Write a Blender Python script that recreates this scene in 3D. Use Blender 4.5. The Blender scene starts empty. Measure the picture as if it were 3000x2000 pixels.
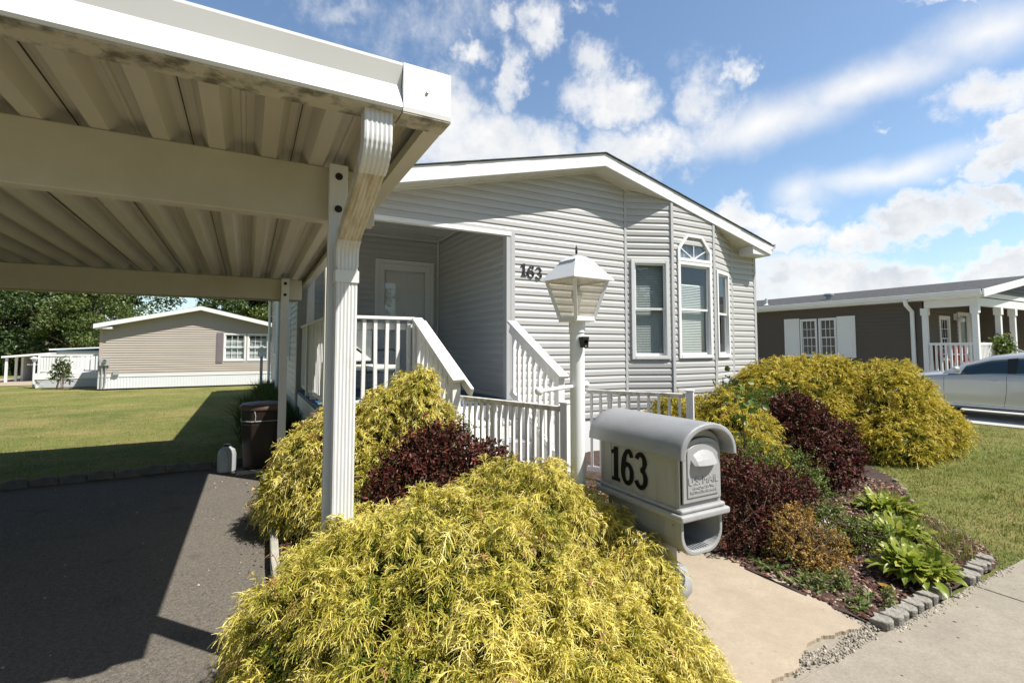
import bpy, bmesh, math, random
import numpy as np
from mathutils import Vector, Matrix, Euler
random.seed(7)
R = math.radians
SC = bpy.context.scene
COL = SC.collection

# ------------------------------------------------------------------ helpers
def tag(o, label=None, cat=None, group=None, kind=None):
    if label: o['label'] = label
    if cat: o['category'] = cat
    if group: o['group'] = group
    if kind: o['kind'] = kind
    return o

def thing(name, label, cat, loc=(0, 0, 0), group=None):
    o = bpy.data.objects.new(name, None)
    COL.objects.link(o)
    o.location = loc
    return tag(o, label, cat, group)

def wloc(o):
    v = Vector((0, 0, 0))
    while o is not None:
        v += o.location
        o = o.parent
    return v

class Fr:
    """wall frame: s runs to the right seen from outside, d outwards, z up"""
    def __init__(self, x, y, ang=0.0, z=0.0):
        a = R(ang)
        self.o = Vector((x, y, z)); self.dx = Vector((math.cos(a), math.sin(a), 0)); self.n = Vector((math.sin(a), -math.cos(a), 0))
    def p(self, s, d, z):
        q = self.o + self.dx * s + self.n * d
        return (q.x, q.y, q.z + z)

class MB:
    def __init__(self): self.v = []; self.f = []
    def face(self, pts):
        i = len(self.v); self.v += [tuple(p) for p in pts]; self.f.append(tuple(range(i, i + len(pts))))
    def hexa(self, c):
        i = len(self.v); self.v += [tuple(p) for p in c]
        for q in ((0, 3, 2, 1), (4, 5, 6, 7), (0, 1, 5, 4), (1, 2, 6, 5), (2, 3, 7, 6), (3, 0, 4, 7)):
            self.f.append(tuple(i + k for k in q))
    def box(self, x0, x1, y0, y1, z0, z1):
        self.hexa([(x0, y0, z0), (x1, y0, z0), (x1, y1, z0), (x0, y1, z0), (x0, y0, z1), (x1, y0, z1), (x1, y1, z1), (x0, y1, z1)])
    def fbox(self, fr, s0, s1, d0, d1, z0, z1):
        self.hexa([fr.p(s0, d1, z0), fr.p(s1, d1, z0), fr.p(s1, d0, z0), fr.p(s0, d0, z0), fr.p(s0, d1, z1), fr.p(s1, d1, z1), fr.p(s1, d0, z1), fr.p(s0, d0, z1)])
    def ext(self, poly, fn, a0, a1):
        """polygon (2D) extruded; fn(u, w, a) -> point"""
        n = len(poly); i = len(self.v)
        self.v += [fn(u, w, a0) for u, w in poly] + [fn(u, w, a1) for u, w in poly]
        self.f.append(tuple(i + k for k in range(n))); self.f.append(tuple(i + n + k for k in reversed(range(n))))
        for k in range(n):
            k2 = (k + 1) % n
            self.f.append((i + k, i + n + k, i + n + k2, i + k2))
    def beam(self, p0, p1, w, h, up=(0, 0, 1)):
        p0 = Vector(p0); p1 = Vector(p1); t = (p1 - p0).normalized(); up = Vector(up)
        s = t.cross(up)
        if s.length < 1e-5: s = Vector((1, 0, 0))
        s.normalize(); u = s.cross(t).normalized()
        c = []
        for p in (p0, p1):
            c += [p - s * w / 2 - u * h / 2, p + s * w / 2 - u * h / 2, p + s * w / 2 + u * h / 2, p - s * w / 2 + u * h / 2]
        self.hexa(c)
    def rings(self, rings, cap=True, closed=True):
        n = len(rings[0]); i = len(self.v)
        for r in rings: self.v += [tuple(p) for p in r]
        for k in range(len(rings) - 1):
            for j in range(n if closed else n - 1):
                j2 = (j + 1) % n
                self.f.append((i + k * n + j, i + k * n + j2, i + (k + 1) * n + j2, i + (k + 1) * n + j))
        if cap and closed:
            self.f.append(tuple(i + j for j in reversed(range(n))))
            b = i + (len(rings) - 1) * n
            self.f.append(tuple(b + j for j in range(n)))
    def tube(self, pts, r, n=8, cap=True, prof=None):
        pts = [Vector(p) for p in pts]
        rs = r if isinstance(r, (list, tuple)) else [r] * len(pts)
        t0 = (pts[1] - pts[0]).normalized()
        ref = Vector((0, 0, 1)) if abs(t0.z) < .9 else Vector((1, 0, 0))
        s = t0.cross(ref).normalized(); out = []
        for k, p in enumerate(pts):
            if k == 0: t = pts[1] - pts[0]
            elif k == len(pts) - 1: t = pts[-1] - pts[-2]
            else: t = (pts[k + 1] - p).normalized() + (p - pts[k - 1]).normalized()
            t.normalize(); s = (s - t * s.dot(t)).normalized(); u = t.cross(s)
            out.append([p + (s * math.cos(2 * math.pi * j / n) + u * math.sin(2 * math.pi * j / n)) * rs[k] for j in range(n)])
        self.rings(out, cap)
    def lathe(self, prof, c, n=24):
        self.rings([[(c[0] + r * math.cos(2 * math.pi * j / n), c[1] + r * math.sin(2 * math.pi * j / n), c[2] + z) for j in range(n)] for r, z in prof])
    def ball(self, c, r, n=14, m=9, sc=(1, 1, 1)):
        self.rings([[(c[0] + sc[0] * r * math.sin(math.pi * k / m) * math.cos(2 * math.pi * j / n), c[1] + sc[1] * r * math.sin(math.pi * k / m) * math.sin(2 * math.pi * j / n), c[2] - sc[2] * r * math.cos(math.pi * k / m)) for j in range(n)] for k in range(1, m)])
    def build(self, name, mat, parent=None, smooth=False, bevel=0.0, seg=2, recalc=True, local=False, label=None):
        me = bpy.data.meshes.new(name)
        off = Vector((0, 0, 0)) if (parent is None or local) else wloc(parent)
        me.from_pydata([(p[0] - off.x, p[1] - off.y, p[2] - off.z) for p in self.v], [], self.f)
        if recalc:
            bm = bmesh.new(); bm.from_mesh(me)
            bmesh.ops.remove_doubles(bm, verts=bm.verts, dist=1e-5)
            bmesh.ops.recalc_face_normals(bm, faces=bm.faces)
            bm.to_mesh(me); bm.free()
        me.materials.append(mat)
        if smooth:
            me.polygons.foreach_set('use_smooth', [True] * len(me.polygons))
            if smooth != 'all':
                me.set_sharp_from_angle(angle=R(35))
        o = bpy.data.objects.new(name, me); COL.objects.link(o)
        if parent is not None: o.parent = parent
        if bevel:
            b = o.modifiers.new('edge', 'BEVEL'); b.width = bevel; b.segments = seg; b.limit_method = 'ANGLE'; b.angle_limit = R(40)
        if label: o['label'] = label
        return o

def mb_box(*a): m = MB(); m.box(*a); return m

def np_mesh(name, V, F, mat, parent=None, tint=None, smooth=False):
    """V (n,3), F (m,4)"""
    V = np.asarray(V, np.float32).copy(); F = np.asarray(F, np.int32)
    if parent is not None: V -= np.array(wloc(parent), np.float32)
    me = bpy.data.meshes.new(name)
    me.vertices.add(len(V)); me.vertices.foreach_set('co', V.ravel())
    k = F.shape[1]
    me.loops.add(F.size); me.loops.foreach_set('vertex_index', F.ravel())
    me.polygons.add(len(F)); me.polygons.foreach_set('loop_start', np.arange(0, F.size, k, dtype=np.int32))
    me.polygons.foreach_set('loop_total', np.full(len(F), k, np.int32))
    if tint is not None:
        a = me.attributes.new('tint', 'FLOAT', 'POINT'); a.data.foreach_set('value', np.asarray(tint, np.float32).ravel())
    me.update(calc_edges=True)
    if smooth: me.polygons.foreach_set('use_smooth', [True] * len(F))
    me.materials.append(mat)
    o = bpy.data.objects.new(name, me); COL.objects.link(o)
    if parent is not None: o.parent = parent
    return o

# ------------------------------------------------------------------ materials
class NT:
    def __init__(self, tree): self.t = tree
    def n(self, typ, **kw):
        nd = self.t.nodes.new(typ)
        ins = kw.pop('ins', None)
        for k, v in kw.items(): setattr(nd, k, v)
        if ins:
            for k, v in ins.items():
                if isinstance(v, bpy.types.NodeSocket): self.t.links.new(v, nd.inputs[k])
                else: nd.inputs[k].default_value = v
        return nd
    def l(self, a, b): self.t.links.new(a, b)
    def math(self, op, a, b=0.0, clamp=False):
        nd = self.t.nodes.new('ShaderNodeMath'); nd.operation = op; nd.use_clamp = clamp
        for i, x in enumerate((a, b)):
            if isinstance(x, bpy.types.NodeSocket): self.l(x, nd.inputs[i])
            else: nd.inputs[i].default_value = x
        return nd.outputs[0]
    def mix(self, f, a, b):
        nd = self.t.nodes.new('ShaderNodeMix'); nd.data_type = 'RGBA'
        for i, x in ((0, f), (6, a), (7, b)):
            if isinstance(x, bpy.types.NodeSocket): self.l(x, nd.inputs[i])
            else: nd.inputs[i].default_value = x if i == 0 else (tuple(x) + (1.0,))[:4]
        return nd.outputs[2]
    def ramp(self, f, stops):
        nd = self.t.nodes.new('ShaderNodeValToRGB'); e = nd.color_ramp.elements
        while len(e) < len(stops): e.new(.5)
        for k, (p, c) in enumerate(stops):
            e[k].position = p; e[k].color = c if len(c) == 4 else tuple(c) + (1.0,)
        self.l(f, nd.inputs[0]); return nd.outputs[0]
    def rng(self, f, a, b, c=0.0, d=1.0):
        nd = self.t.nodes.new('ShaderNodeMapRange'); self.l(f, nd.inputs[0])
        for i, x in enumerate((a, b, c, d)): nd.inputs[i + 1].default_value = x
        return nd.outputs[0]
    def noise(self, vec, scale, detail=5.0, rough=.55, out=0):
        nd = self.n('ShaderNodeTexNoise', ins={'Scale': scale, 'Detail': detail, 'Roughness': rough})
        if vec is not None: self.l(vec, nd.inputs['Vector'])
        return nd.outputs[out]

def newmat(name):
    m = bpy.data.materials.new(name); m.use_nodes = True
    t = m.node_tree; t.nodes.clear(); nt = NT(t)
    out = nt.n('ShaderNodeOutputMaterial'); co = nt.n('ShaderNodeTexCoord').outputs['Object']
    return m, nt, out, co

def mat(name, col, rough=.5, var=.08, vscale=4.0, bump=0.0, bscale=60.0, metal=0.0, spec=.5, dirt=None, dscale=(3, 3, 3), damt=(.55, .75), col2=None, coat=0.0):
    m, nt, out, co = newmat(name)
    n1 = nt.noise(co, vscale)
    lo = [c * (1 - var) for c in col]; hi = [min(1, c * (1 + var)) for c in (col2 or col)]
    c = nt.mix(nt.rng(n1, .3, .7), lo, hi)
    if dirt:
        mp = nt.n('ShaderNodeMapping', ins={'Vector': co, 'Scale': dscale})
        n2 = nt.noise(mp.outputs[0], 1.0, 8.0, .65)
        c = nt.mix(nt.rng(n2, damt[0], damt[1], 0, .85), c, dirt)
    b = nt.n('ShaderNodeBsdfPrincipled', ins={'Base Color': c, 'Roughness': rough, 'Metallic': metal, 'Specular IOR Level': spec, 'Coat Weight': coat})
    if bump:
        n3 = nt.noise(co, bscale, 4.0)
        bp = nt.n('ShaderNodeBump', ins={'Strength': bump, 'Distance': .01, 'Height': n3})
        nt.l(bp.outputs[0], b.inputs['Normal'])
    nt.l(b.outputs[0], out.inputs[0]); return m

def foliage(name, stops, trans=.35, rough=.55, spec=.3, noise=None):
    m, nt, out, co = newmat(name)
    a = nt.n('ShaderNodeAttribute', attribute_name='tint').outputs['Fac']
    c = nt.ramp(a, stops)
    if noise:
        c = nt.mix(nt.rng(nt.noise(co, noise[0], 3.0), .35, .7), c, noise[1])
    b = nt.n('ShaderNodeBsdfPrincipled', ins={'Base Color': c, 'Roughness': rough, 'Specular IOR Level': spec})
    tr = nt.n('ShaderNodeBsdfTranslucent', ins={'Color': c})
    mx = nt.n('ShaderNodeMixShader', ins={0: trans, 1: b.outputs[0], 2: tr.outputs[0]})
    nt.l(mx.outputs[0], out.inputs[0]); return m

def glass(name, tint=(.75, .8, .8), refl=1.0, rough=.0):
    m, nt, out, co = newmat(name)
    bf = nt.n('ShaderNodeNewGeometry').outputs['Backfacing']
    fr = nt.n('ShaderNodeFresnel', ins={'IOR': nt.rng(bf, 0, 1, 1.5, 1 / 1.5)})
    tr = nt.n('ShaderNodeBsdfTransparent', ins={'Color': tuple(tint) + (1,)})
    bp = nt.n('ShaderNodeBump', ins={'Strength': .02, 'Distance': .02, 'Height': nt.noise(co, 3.0, 1.0)})
    gl = nt.n('ShaderNodeBsdfGlossy', ins={'Color': (.95, .97, 1, 1), 'Roughness': rough, 'Normal': bp.outputs[0]})
    f = nt.math('MULTIPLY_ADD', fr.outputs[0], 1.6 * refl, clamp=True); f.node.inputs[2].default_value = .06
    mx = nt.n('ShaderNodeMixShader', ins={0: f, 1: tr.outputs[0], 2: gl.outputs[0]})
    nt.l(mx.outputs[0], out.inputs[0]); return m

M = {}
M['siding'] = mat('grey_vinyl_siding', (.50, .49, .47), .42, .035, 1.2, .06, 25, dirt=(.36, .35, .32), dscale=(1.2, 1.2, .5), damt=(.6, .9))
M['siding_trim'] = mat('grey_vinyl_trim', (.47, .47, .465), .42, .03, 2)
M['white'] = mat('white_trim', (.80, .80, .785), .38, .03, 2.0)
M['white_wood'] = mat('white_painted_wood', (.84, .83, .80), .5, .05, 3, .15, 30, dirt=(.5, .46, .36), dscale=(7, 7, 2.5), damt=(.62, .85))
M['weathered_rail'] = mat('weathered_white_rail', (.76, .73, .65), .6, .08, 6, .2, 40, dirt=(.20, .17, .10), dscale=(14, 14, 14), damt=(.45, .68))
M['soffit'] = mat('cream_soffit', (.66, .65, .58), .5, .04, 2)
M['carport'] = mat('aged_cream_aluminium', (.62, .57, .46), .48, .05, 1.6, .03, 8, dirt=(.47, .415, .31), dscale=(1.6, .35, 1.6), damt=(.45, .8))
M['carport_white'] = mat('white_aluminium', (.80, .79, .77), .35, .03, 2.2, .02, 5, dirt=(.62, .60, .54), dscale=(2, 2, 6), damt=(.6, .95))
M['lichen'] = mat('lichen_stained_aluminium', (.56, .51, .40), .6, .12, 5, .1, 60, dirt=(.10, .085, .045), dscale=(11, 11, 11), damt=(.46, .62))
M['downspout'] = mat('stained_white_downspout', (.74, .73, .72), .35, .05, 6, .02, 20, dirt=(.55, .48, .36), dscale=(26, 26, 3.0), damt=(.56, .80))
M['downspout_dirty'] = mat('grimy_downspout', (.68, .62, .50), .45, .06, 6, .02, 20, dirt=(.40, .32, .19), dscale=(40, 5, 9), damt=(.46, .66))
M['bolt'] = mat('dark_bolt', (.05, .045, .04), .5, .2, 60, metal=.6)
M['screw'] = mat('steel_screw', (.45, .42, .38), .4, .2, 60, metal=.8)
M['shingle'] = mat('dark_shingle', (.062, .061, .062), .9, .45, 9, .6, 90)
M['mailbox'] = mat('grey_plastic', (.355, .355, .35), .5, .05, 3, .05, 220, dirt=(.24, .235, .22), dscale=(16, 16, 2.2), damt=(.50, .85))
M['mail_roof'] = mat('grey_plastic_roof', (.30, .303, .305), .45, .05, 4, .05, 220, dirt=(.22, .22, .215), dscale=(9, 5, 9), damt=(.5, .8))
M['black'] = mat('black_lettering', (.006, .006, .006), .7, .1, 20, spec=.15)
M['charcoal'] = mat('charcoal_numerals', (.03, .03, .032), .4, .1, 20)
M['lamp_white'] = mat('white_lamp_plastic', (.82, .82, .81), .3, .03, 3, dirt=(.66, .62, .5), dscale=(8, 8, 3), damt=(.62, .9))
M['black_metal'] = mat('black_metal', (.02, .02, .022), .35, .1, 30)
M['blue_paint'] = mat('blue_deck_paint', (.06, .14, .24), .5, .15, 6, .1, 40, dirt=(.10, .12, .13), dscale=(5, 9, 5))
M['door'] = mat('white_door', (.80, .80, .77), .45, .03, 2)
M['brown_plastic'] = mat('brown_plastic', (.022, .013, .010), .42, .15, 5)
M['brown_lid'] = mat('brown_lid_plastic', (.13, .082, .056), .5, .12, 6)
M['jug'] = mat('milky_plastic', (.36, .38, .38), .4, .06, 8)
M['concrete_block'] = mat('grey_concrete_block', (.32, .295, .25), .95, .3, 14, .9, 60, dirt=(.09, .085, .065), dscale=(18, 18, 18), damt=(.42, .68))
M['dark_block'] = mat('dark_edging_block', (.17, .16, .14), .9, .2, 14, .6, 60)
M['edging'] = mat('pale_bed_edging', (.42, .40, .34), .9, .15, 9, .6, 50, dirt=(.2, .17, .12), dscale=(9, 5, 9))
M['tan_siding'] = mat('tan_siding', (.44, .385, .325), .5, .03, 1)
M['tan_trim'] = mat('tan_trim', (.44, .37, .31), .5, .03, 1)
M['shutter'] = mat('plum_grey_shutter', (.20, .165, .17), .5, .05, 5)
M['brown_siding'] = mat('brown_siding', (.105, .084, .060), .5, .05, 1)
M['white_siding'] = mat('white_siding', (.74, .75, .76), .5, .03, 1)
M['pale_blue'] = mat('pale_blue_trim', (.26, .42, .62), .5, .05, 2)
M['grey_metal'] = mat('grey_metal_box', (.42, .43, .44), .4, .06, 6, metal=.2)
M['car'] = mat('silver_car_paint', (.62, .63, .645), .28, .01, 2, metal=.35, coat=.9)
M['tyre'] = mat('tyre_rubber', (.02, .02, .02), .85, .2, 30)
M['rim'] = mat('alloy_rim', (.5, .5, .52), .3, .05, 10, metal=.9)
M['chrome'] = mat('chrome', (.7, .7, .7), .15, .02, 5, metal=1.0)
M['red_seat'] = mat('red_orange_plastic', (.60, .085, .03), .45, .1, 5)
M['cushion'] = mat('pale_striped_cushion', (.62, .62, .56), .8, .12, 12)
M['wire'] = mat('dark_patio_metal', (.03, .045, .04), .4, .15, 20, metal=.4)
M['bark'] = mat('grey_brown_bark', (.16, .125, .10), .9, .3, 6, .8, 18)
M['twig'] = mat('brown_twig', (.12, .075, .045), .85, .3, 30)
M['twig_rust'] = mat('rusty_dead_sprays', (.30, .15, .06), .8, .3, 30)
M['terracotta'] = mat('brown_pot', (.07, .05, .04), .8, .1, 9)
M['rug'] = mat('room_lining_paint', (.30, .28, .25), .9, .05, 3)
M['pane'] = glass('window_glass', (.86, .90, .90), .75)
M['pane_door'] = glass('door_glass', (.98, .98, .97), .22)
M['pane_dark'] = glass('dark_window_glass', (.30, .33, .34), .35)
M['pane_car'] = glass('car_glass', (.22, .30, .29), .9)
M['blind'] = mat('white_blind', (.72, .74, .70), .6, .04, 5)
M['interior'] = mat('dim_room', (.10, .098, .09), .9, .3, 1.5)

def lamp_pane():
    m, nt, out, co = newmat('yellowed_lamp_pane')
    tr = nt.n('ShaderNodeBsdfTransparent', ins={'Color': (.95, .92, .86, 1)})
    df = nt.n('ShaderNodeBsdfPrincipled', ins={'Base Color': (.74, .70, .61, 1), 'Roughness': .3})
    tl = nt.n('ShaderNodeBsdfTranslucent', ins={'Color': (.84, .79, .68, 1)})
    a = nt.n('ShaderNodeMixShader', ins={0: .5, 1: df.outputs[0], 2: tl.outputs[0]})
    f = nt.rng(nt.noise(co, 9.0, 4), .3, .7, .28, .48)
    mx = nt.n('ShaderNodeMixShader', ins={0: f, 1: tr.outputs[0], 2: a.outputs[0]})
    nt.l(mx.outputs[0], out.inputs[0]); return m
M['lamp_pane'] = lamp_pane()

def asphalt():
    m, nt, out, co = newmat('old_asphalt')
    big = nt.noise(co, .8, 6); fine = nt.math('ADD', nt.math('MULTIPLY', nt.noise(co, 150, 3, .7), .55), nt.math('MULTIPLY', nt.noise(co, 48, 4, .75), .45))
    v = nt.n('ShaderNodeTexVoronoi', ins={'Scale': 95.0, 'Vector': co})
    c = nt.mix(nt.rng(fine, .38, .63), (.048, .043, .036), (.215, .190, .156))
    c = nt.mix(nt.rng(big, .3, .75, 0, .5), c, (.17, .147, .117))
    rnd = nt.n('ShaderNodeSeparateColor', ins={0: v.outputs['Color']})
    speck = nt.math('MULTIPLY', nt.math('GREATER_THAN', rnd.outputs[0], .90), nt.math('LESS_THAN', v.outputs['Distance'], .22))
    c = nt.mix(nt.math('MULTIPLY', speck, .55), c, (.42, .38, .31))
    stn = nt.noise(co, 2.2, 3, .5); c = nt.mix(nt.rng(stn, .62, .72, 0, .45), c, (.05, .045, .04))
    b = nt.n('ShaderNodeBsdfPrincipled', ins={'Base Color': c, 'Roughness': .85, 'Specular IOR Level': .3})
    bp = nt.n('ShaderNodeBump', ins={'Strength': .6, 'Distance': .006, 'Height': nt.math('ADD', fine, nt.math('MULTIPLY', v.outputs['Distance'], .8))})
    nt.l(bp.outputs[0], b.inputs['Normal']); nt.l(b.outputs[0], out.inputs[0]); return m
M['asphalt'] = asphalt()

def concrete(name, a, b_, stain, pits=.0, agg=.25):
    m, nt, out, co = newmat(name)
    big = nt.noise(co, 1.3, 7, .6); fine = nt.noise(co, 160, 3, .7); mid = nt.noise(co, 9, 6, .65)
    c = nt.mix(nt.rng(mid, .3, .7), a, b_)
    c = nt.mix(nt.rng(big, .42, .75, 0, .6), c, stain)
    c = nt.mix(nt.rng(nt.math('ADD', nt.math('MULTIPLY', fine, .5), nt.math('MULTIPLY', nt.noise(co, 55, 4, .75), .5)), .42, .66, 0, agg), c, [x * .45 for x in a])
    h = fine
    if pits:
        v = nt.n('ShaderNodeTexVoronoi', ins={'Scale': 17.0, 'Vector': co, 'Randomness': 1.0})
        rnd = nt.n('ShaderNodeSeparateColor', ins={0: v.outputs['Color']})
        pit = nt.math('MULTIPLY', nt.math('GREATER_THAN', rnd.outputs[0], .72), nt.math('LESS_THAN', v.outputs['Distance'], nt.math('MULTIPLY', rnd.outputs[1], .17)))
        c = nt.mix(nt.math('MULTIPLY', pit, pits), c, (.07, .06, .05))
        h = nt.math('SUBTRACT', fine, pit)
    bs = nt.n('ShaderNodeBsdfPrincipled', ins={'Base Color': c, 'Roughness': .9, 'Specular IOR Level': .25})
    bp = nt.n('ShaderNodeBump', ins={'Strength': .35, 'Distance': .004, 'Height': h})
    nt.l(bp.outputs[0], bs.inputs['Normal']); nt.l(bs.outputs[0], out.inputs[0]); return m
M['walk'] = concrete('warm_concrete_walk', (.40, .325, .235), (.475, .39, .285), (.31, .255, .185), .22, .30)
M['sidewalk'] = concrete('grey_concrete_sidewalk', (.315, .275, .215), (.385, .34, .27), (.235, .205, .165), .95, .5)
M['pale_drive'] = concrete('pale_concrete_drive', (.46, .45, .42), (.52, .51, .47), (.40, .39, .36), 0, .2)

def lawn():
    m, nt, out, co = newmat('dry_lawn')
    a = nt.noise(co, .5, 6, .6); b = nt.noise(co, 2.6, 6, .65); f = nt.noise(co, 70, 3, .7)
    mp = nt.n('ShaderNodeMapping', ins={'Vector': co, 'Rotation': (0, 0, R(-8)), 'Scale': (.12, 1.1, 1)})
    st = nt.noise(mp.outputs[0], 1.0, 3)
    c = nt.mix(nt.rng(a, .40, .60), (.135, .165, .042), (.31, .265, .095))
    c = nt.mix(nt.rng(b, .48, .72, 0, .7), c, (.37, .28, .125))
    c = nt.mix(nt.rng(st, .46, .60, 0, .65), c, (.20, .225, .055))
    c = nt.mix(nt.rng(f, .40, .7, 0, .45), c, (.085, .095, .025))
    bs = nt.n('ShaderNodeBsdfPrincipled', ins={'Base Color': c, 'Roughness': .9, 'Specular IOR Level': .15})
    bp = nt.n('ShaderNodeBump', ins={'Strength': .8, 'Distance': .03, 'Height': f})
    nt.l(bp.outputs[0], bs.inputs['Normal']); nt.l(bs.outputs[0], out.inputs[0]); return m
M['lawn'] = lawn()
M['mulch'] = mat('red_brown_mulch_soil', (.055, .032, .024), .95, .5, 14, .9, 45, dirt=(.15, .11, .08), dscale=(22, 22, 22), damt=(.55, .8))
M['chip'] = foliage('mulch_chip', [(0, (.035, .016, .013)), (.5, (.10, .045, .034)), (.8, (.20, .11, .075)), (1, (.42, .33, .25))], 0.0, .9, .2)
M['gravel'] = foliage('pale_gravel', [(0, (.16, .14, .115)), (.5, (.36, .315, .25)), (.85, (.45, .40, .32)), (1, (.58, .53, .46))], 0.0, .85, .3)
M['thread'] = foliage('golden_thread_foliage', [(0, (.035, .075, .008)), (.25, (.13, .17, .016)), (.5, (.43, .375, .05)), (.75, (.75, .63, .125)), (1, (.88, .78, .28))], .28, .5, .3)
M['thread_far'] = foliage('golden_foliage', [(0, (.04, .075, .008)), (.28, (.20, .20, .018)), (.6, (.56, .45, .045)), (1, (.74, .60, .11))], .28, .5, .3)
M['barberry'] = foliage('maroon_leaf', [(0, (.018, .010, .008)), (.45, (.070, .022, .016)), (.75, (.16, .034, .024)), (.93, (.27, .075, .045)), (1, (.12, .13, .035))], .25, .5, .3)
M['boxwood'] = foliage('green_leaf', [(0, (.03, .06, .01)), (.5, (.09, .15, .022)), (1, (.22, .28, .05))], .35, .4, .5)
M['orange_leaf'] = foliage('orange_yellow_leaf', [(0, (.13, .13, .02)), (.3, (.26, .23, .035)), (.55, (.50, .28, .05)), (.8, (.62, .38, .10)), (1, (.70, .52, .24))], .35, .5, .4)
M['hosta'] = foliage('yellow_green_leaf', [(0, (.11, .18, .02)), (.5, (.26, .33, .04)), (1, (.50, .50, .10))], .42, .38, .5)
M['weed'] = foliage('weed_leaf', [(0, (.06, .10, .02)), (.6, (.16, .22, .05)), (1, (.30, .30, .12))], .35, .5, .4)
M['blade'] = foliage('grass_blade', [(0, (.13, .17, .038)), (.4, (.25, .29, .066)), (.7, (.44, .38, .13)), (1, (.66, .54, .28))], .35, .6, .2)
M['dark_grass'] = foliage('tall_grass_blade', [(0, (.04, .07, .015)), (.7, (.10, .14, .035)), (1, (.26, .24, .12))], .35, .6, .2)
M['tree_leaf'] = foliage('tree_leaf', [(0, (.030, .055, .014)), (.5, (.085, .135, .034)), (.8, (.17, .22, .08)), (1, (.38, .42, .26))], .30, .45, .5)
M['tree_leaf_b'] = foliage('yellow_green_tree_leaf', [(0, (.03, .055, .010)), (.5, (.085, .13, .022)), (1, (.20, .23, .055))], .35, .45, .5)
M['conifer'] = foliage('dark_conifer_leaf', [(0, (.018, .032, .012)), (.6, (.04, .065, .022)), (1, (.085, .11, .04))], .15, .6, .3)
M['sheer'] = foliage('sheer_curtain_cloth', [(0, (.42, .52, .66)), (1, (.80, .86, .95))], .4, .8, .1)
# ------------------------------------------------------------------ the setting
def struct(name, mb, m, **kw): return tag(mb.build(name, m, **kw), kind='structure')

g = MB(); g.face([(-400, -200, 0), (500, -200, 0), (500, 600, 0), (-400, 600, 0)])
struct('ground', g, M['lawn'], recalc=False)
g = MB(); g.face([(-6.4, -6, .004), (.17, -6, .004), (.17, 7.16, .004), (-6.4, 7.16, .004)])
struct('driveway', g, M['asphalt'], recalc=False)
# walk: one slab with a crumbling lower edge and right edge
def jag(p0, p1, n, amp, seed, flat=0.0):
    rr = random.Random(seed); out = []
    ph = [rr.uniform(0, 6.3) for _ in range(6)]; nx_, ny_ = -(p1[1] - p0[1]), p1[0] - p0[0]; ll = math.hypot(nx_, ny_); n = n * 3
    for k in range(n + 1):
        t = k / n; e = min(1, 6 * t, 6 * (1 - t)); a = amp * e * (sum(math.sin(t * ll * f + ph[i]) * g for i, (f, g) in enumerate(((14, .7), (31, .5), (67, .35), (140, .2)))) + rr.uniform(-.15, .15))
        out.append((p0[0] + (p1[0] - p0[0]) * t + nx_ / ll * a, p0[1] + (p1[1] - p0[1]) * t + ny_ / ll * a))
    return out
walk = [(1.86, 4.34)] + jag((1.86, 1.43), (2.25, 1.40), 16, .012, 1) + jag((2.25, 1.40), (2.52, 1.49), 14, .013, 6)[1:] + jag((2.52, 1.49), (2.90, 1.44), 22, .013, 2)[1:] + jag((2.90, 1.44), (3.04, 1.95), 24, .011, 3)[1:] + jag((3.04, 1.95), (3.04, 4.34), 20, .007, 4)[1:]
g = MB(); g.ext(walk, lambda u, w, a: (u, w, a), -.02, .031)
struct('walkway', g, M['walk'])
g = MB()
for x0, x1 in ((.18, 1.92), (1.93, 4.02), (4.03, 6.2), (6.21, 9.0), (9.01, 12.0), (12.01, 30)):
    g.box(x0, x1, -1.6, 1.345 if x0 > 1.93 else 1.36, -.05, .022)
g.box(1.925, 3.10, 1.347, 1.62, -.05, .012)
struct('sidewalk', g, M['sidewalk'], bevel=.006)
g = MB(); g.face([(12.75, -6, .012), (15.9, -6, .012), (15.9, 12, .012), (12.75, 12, .012)])
struct('neighbour_driveway', g, M['pale_drive'], recalc=False)
g = MB(); g.face([(-14, 26.6, .012), (-7.3, 26.6, .012), (-7.3, 33, .012), (-14, 33, .012)])
struct('patio', g, M['walk'], recalc=False)
# flower bed soil: bumpy sheet
def bumpy(name, outline_fn, x0, x1, y0, y1, st, m, amp, base):
    rr = random.Random(3); nx = int((x1 - x0) / st) + 1; ny = int((y1 - y0) / st) + 1; mb = MB(); idx = {}
    for j in range(ny):
        for i in range(nx):
            x = x0 + i * st; y = y0 + j * st
            idx[i, j] = len(mb.v); mb.v.append((x, y, base + rr.uniform(-amp, amp)))
    for j in range(ny - 1):
        for i in range(nx - 1):
            cx = x0 + (i + .5) * st; cy = y0 + (j + .5) * st
            if outline_fn(cx, cy): mb.f.append((idx[i, j], idx[i + 1, j], idx[i + 1, j + 1], idx[i, j + 1]))
    return struct(name, mb, m, smooth='all', recalc=False)
def bed_right(x, y): return y > 1.40 and x < 4.50 + (y - 1.4) * 1.30 + .10 * math.sin(y * 5) and y < 5.6 and x < 8.3 and x > 2.95
def bed_left(x, y): return not (x > 1.84 and y > 1.45)
bumpy('flower_bed', lambda x, y: bed_right(x, y), 2.95, 8.4, 1.38, 5.6, .07, M['mulch'], .016, .030)
bumpy('flower_bed', lambda x, y: bed_left(x, y), .24, 1.94, 1.37, 5.7, .07, M['mulch'], .016, .035)

# ------------------------------------------------------------------ siding
def poly_span(poly, z):
    xs = []
    n = len(poly)
    for k in range(n):
        (a, za), (b, zb) = poly[k], poly[(k + 1) % n]
        if abs(za - zb) < 1e-9: continue
        if min(za, zb) - 1e-9 <= z <= max(za, zb) + 1e-9: xs.append(a + (b - a) * (z - za) / (zb - za))
    return (min(xs), max(xs)) if xs else None

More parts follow.
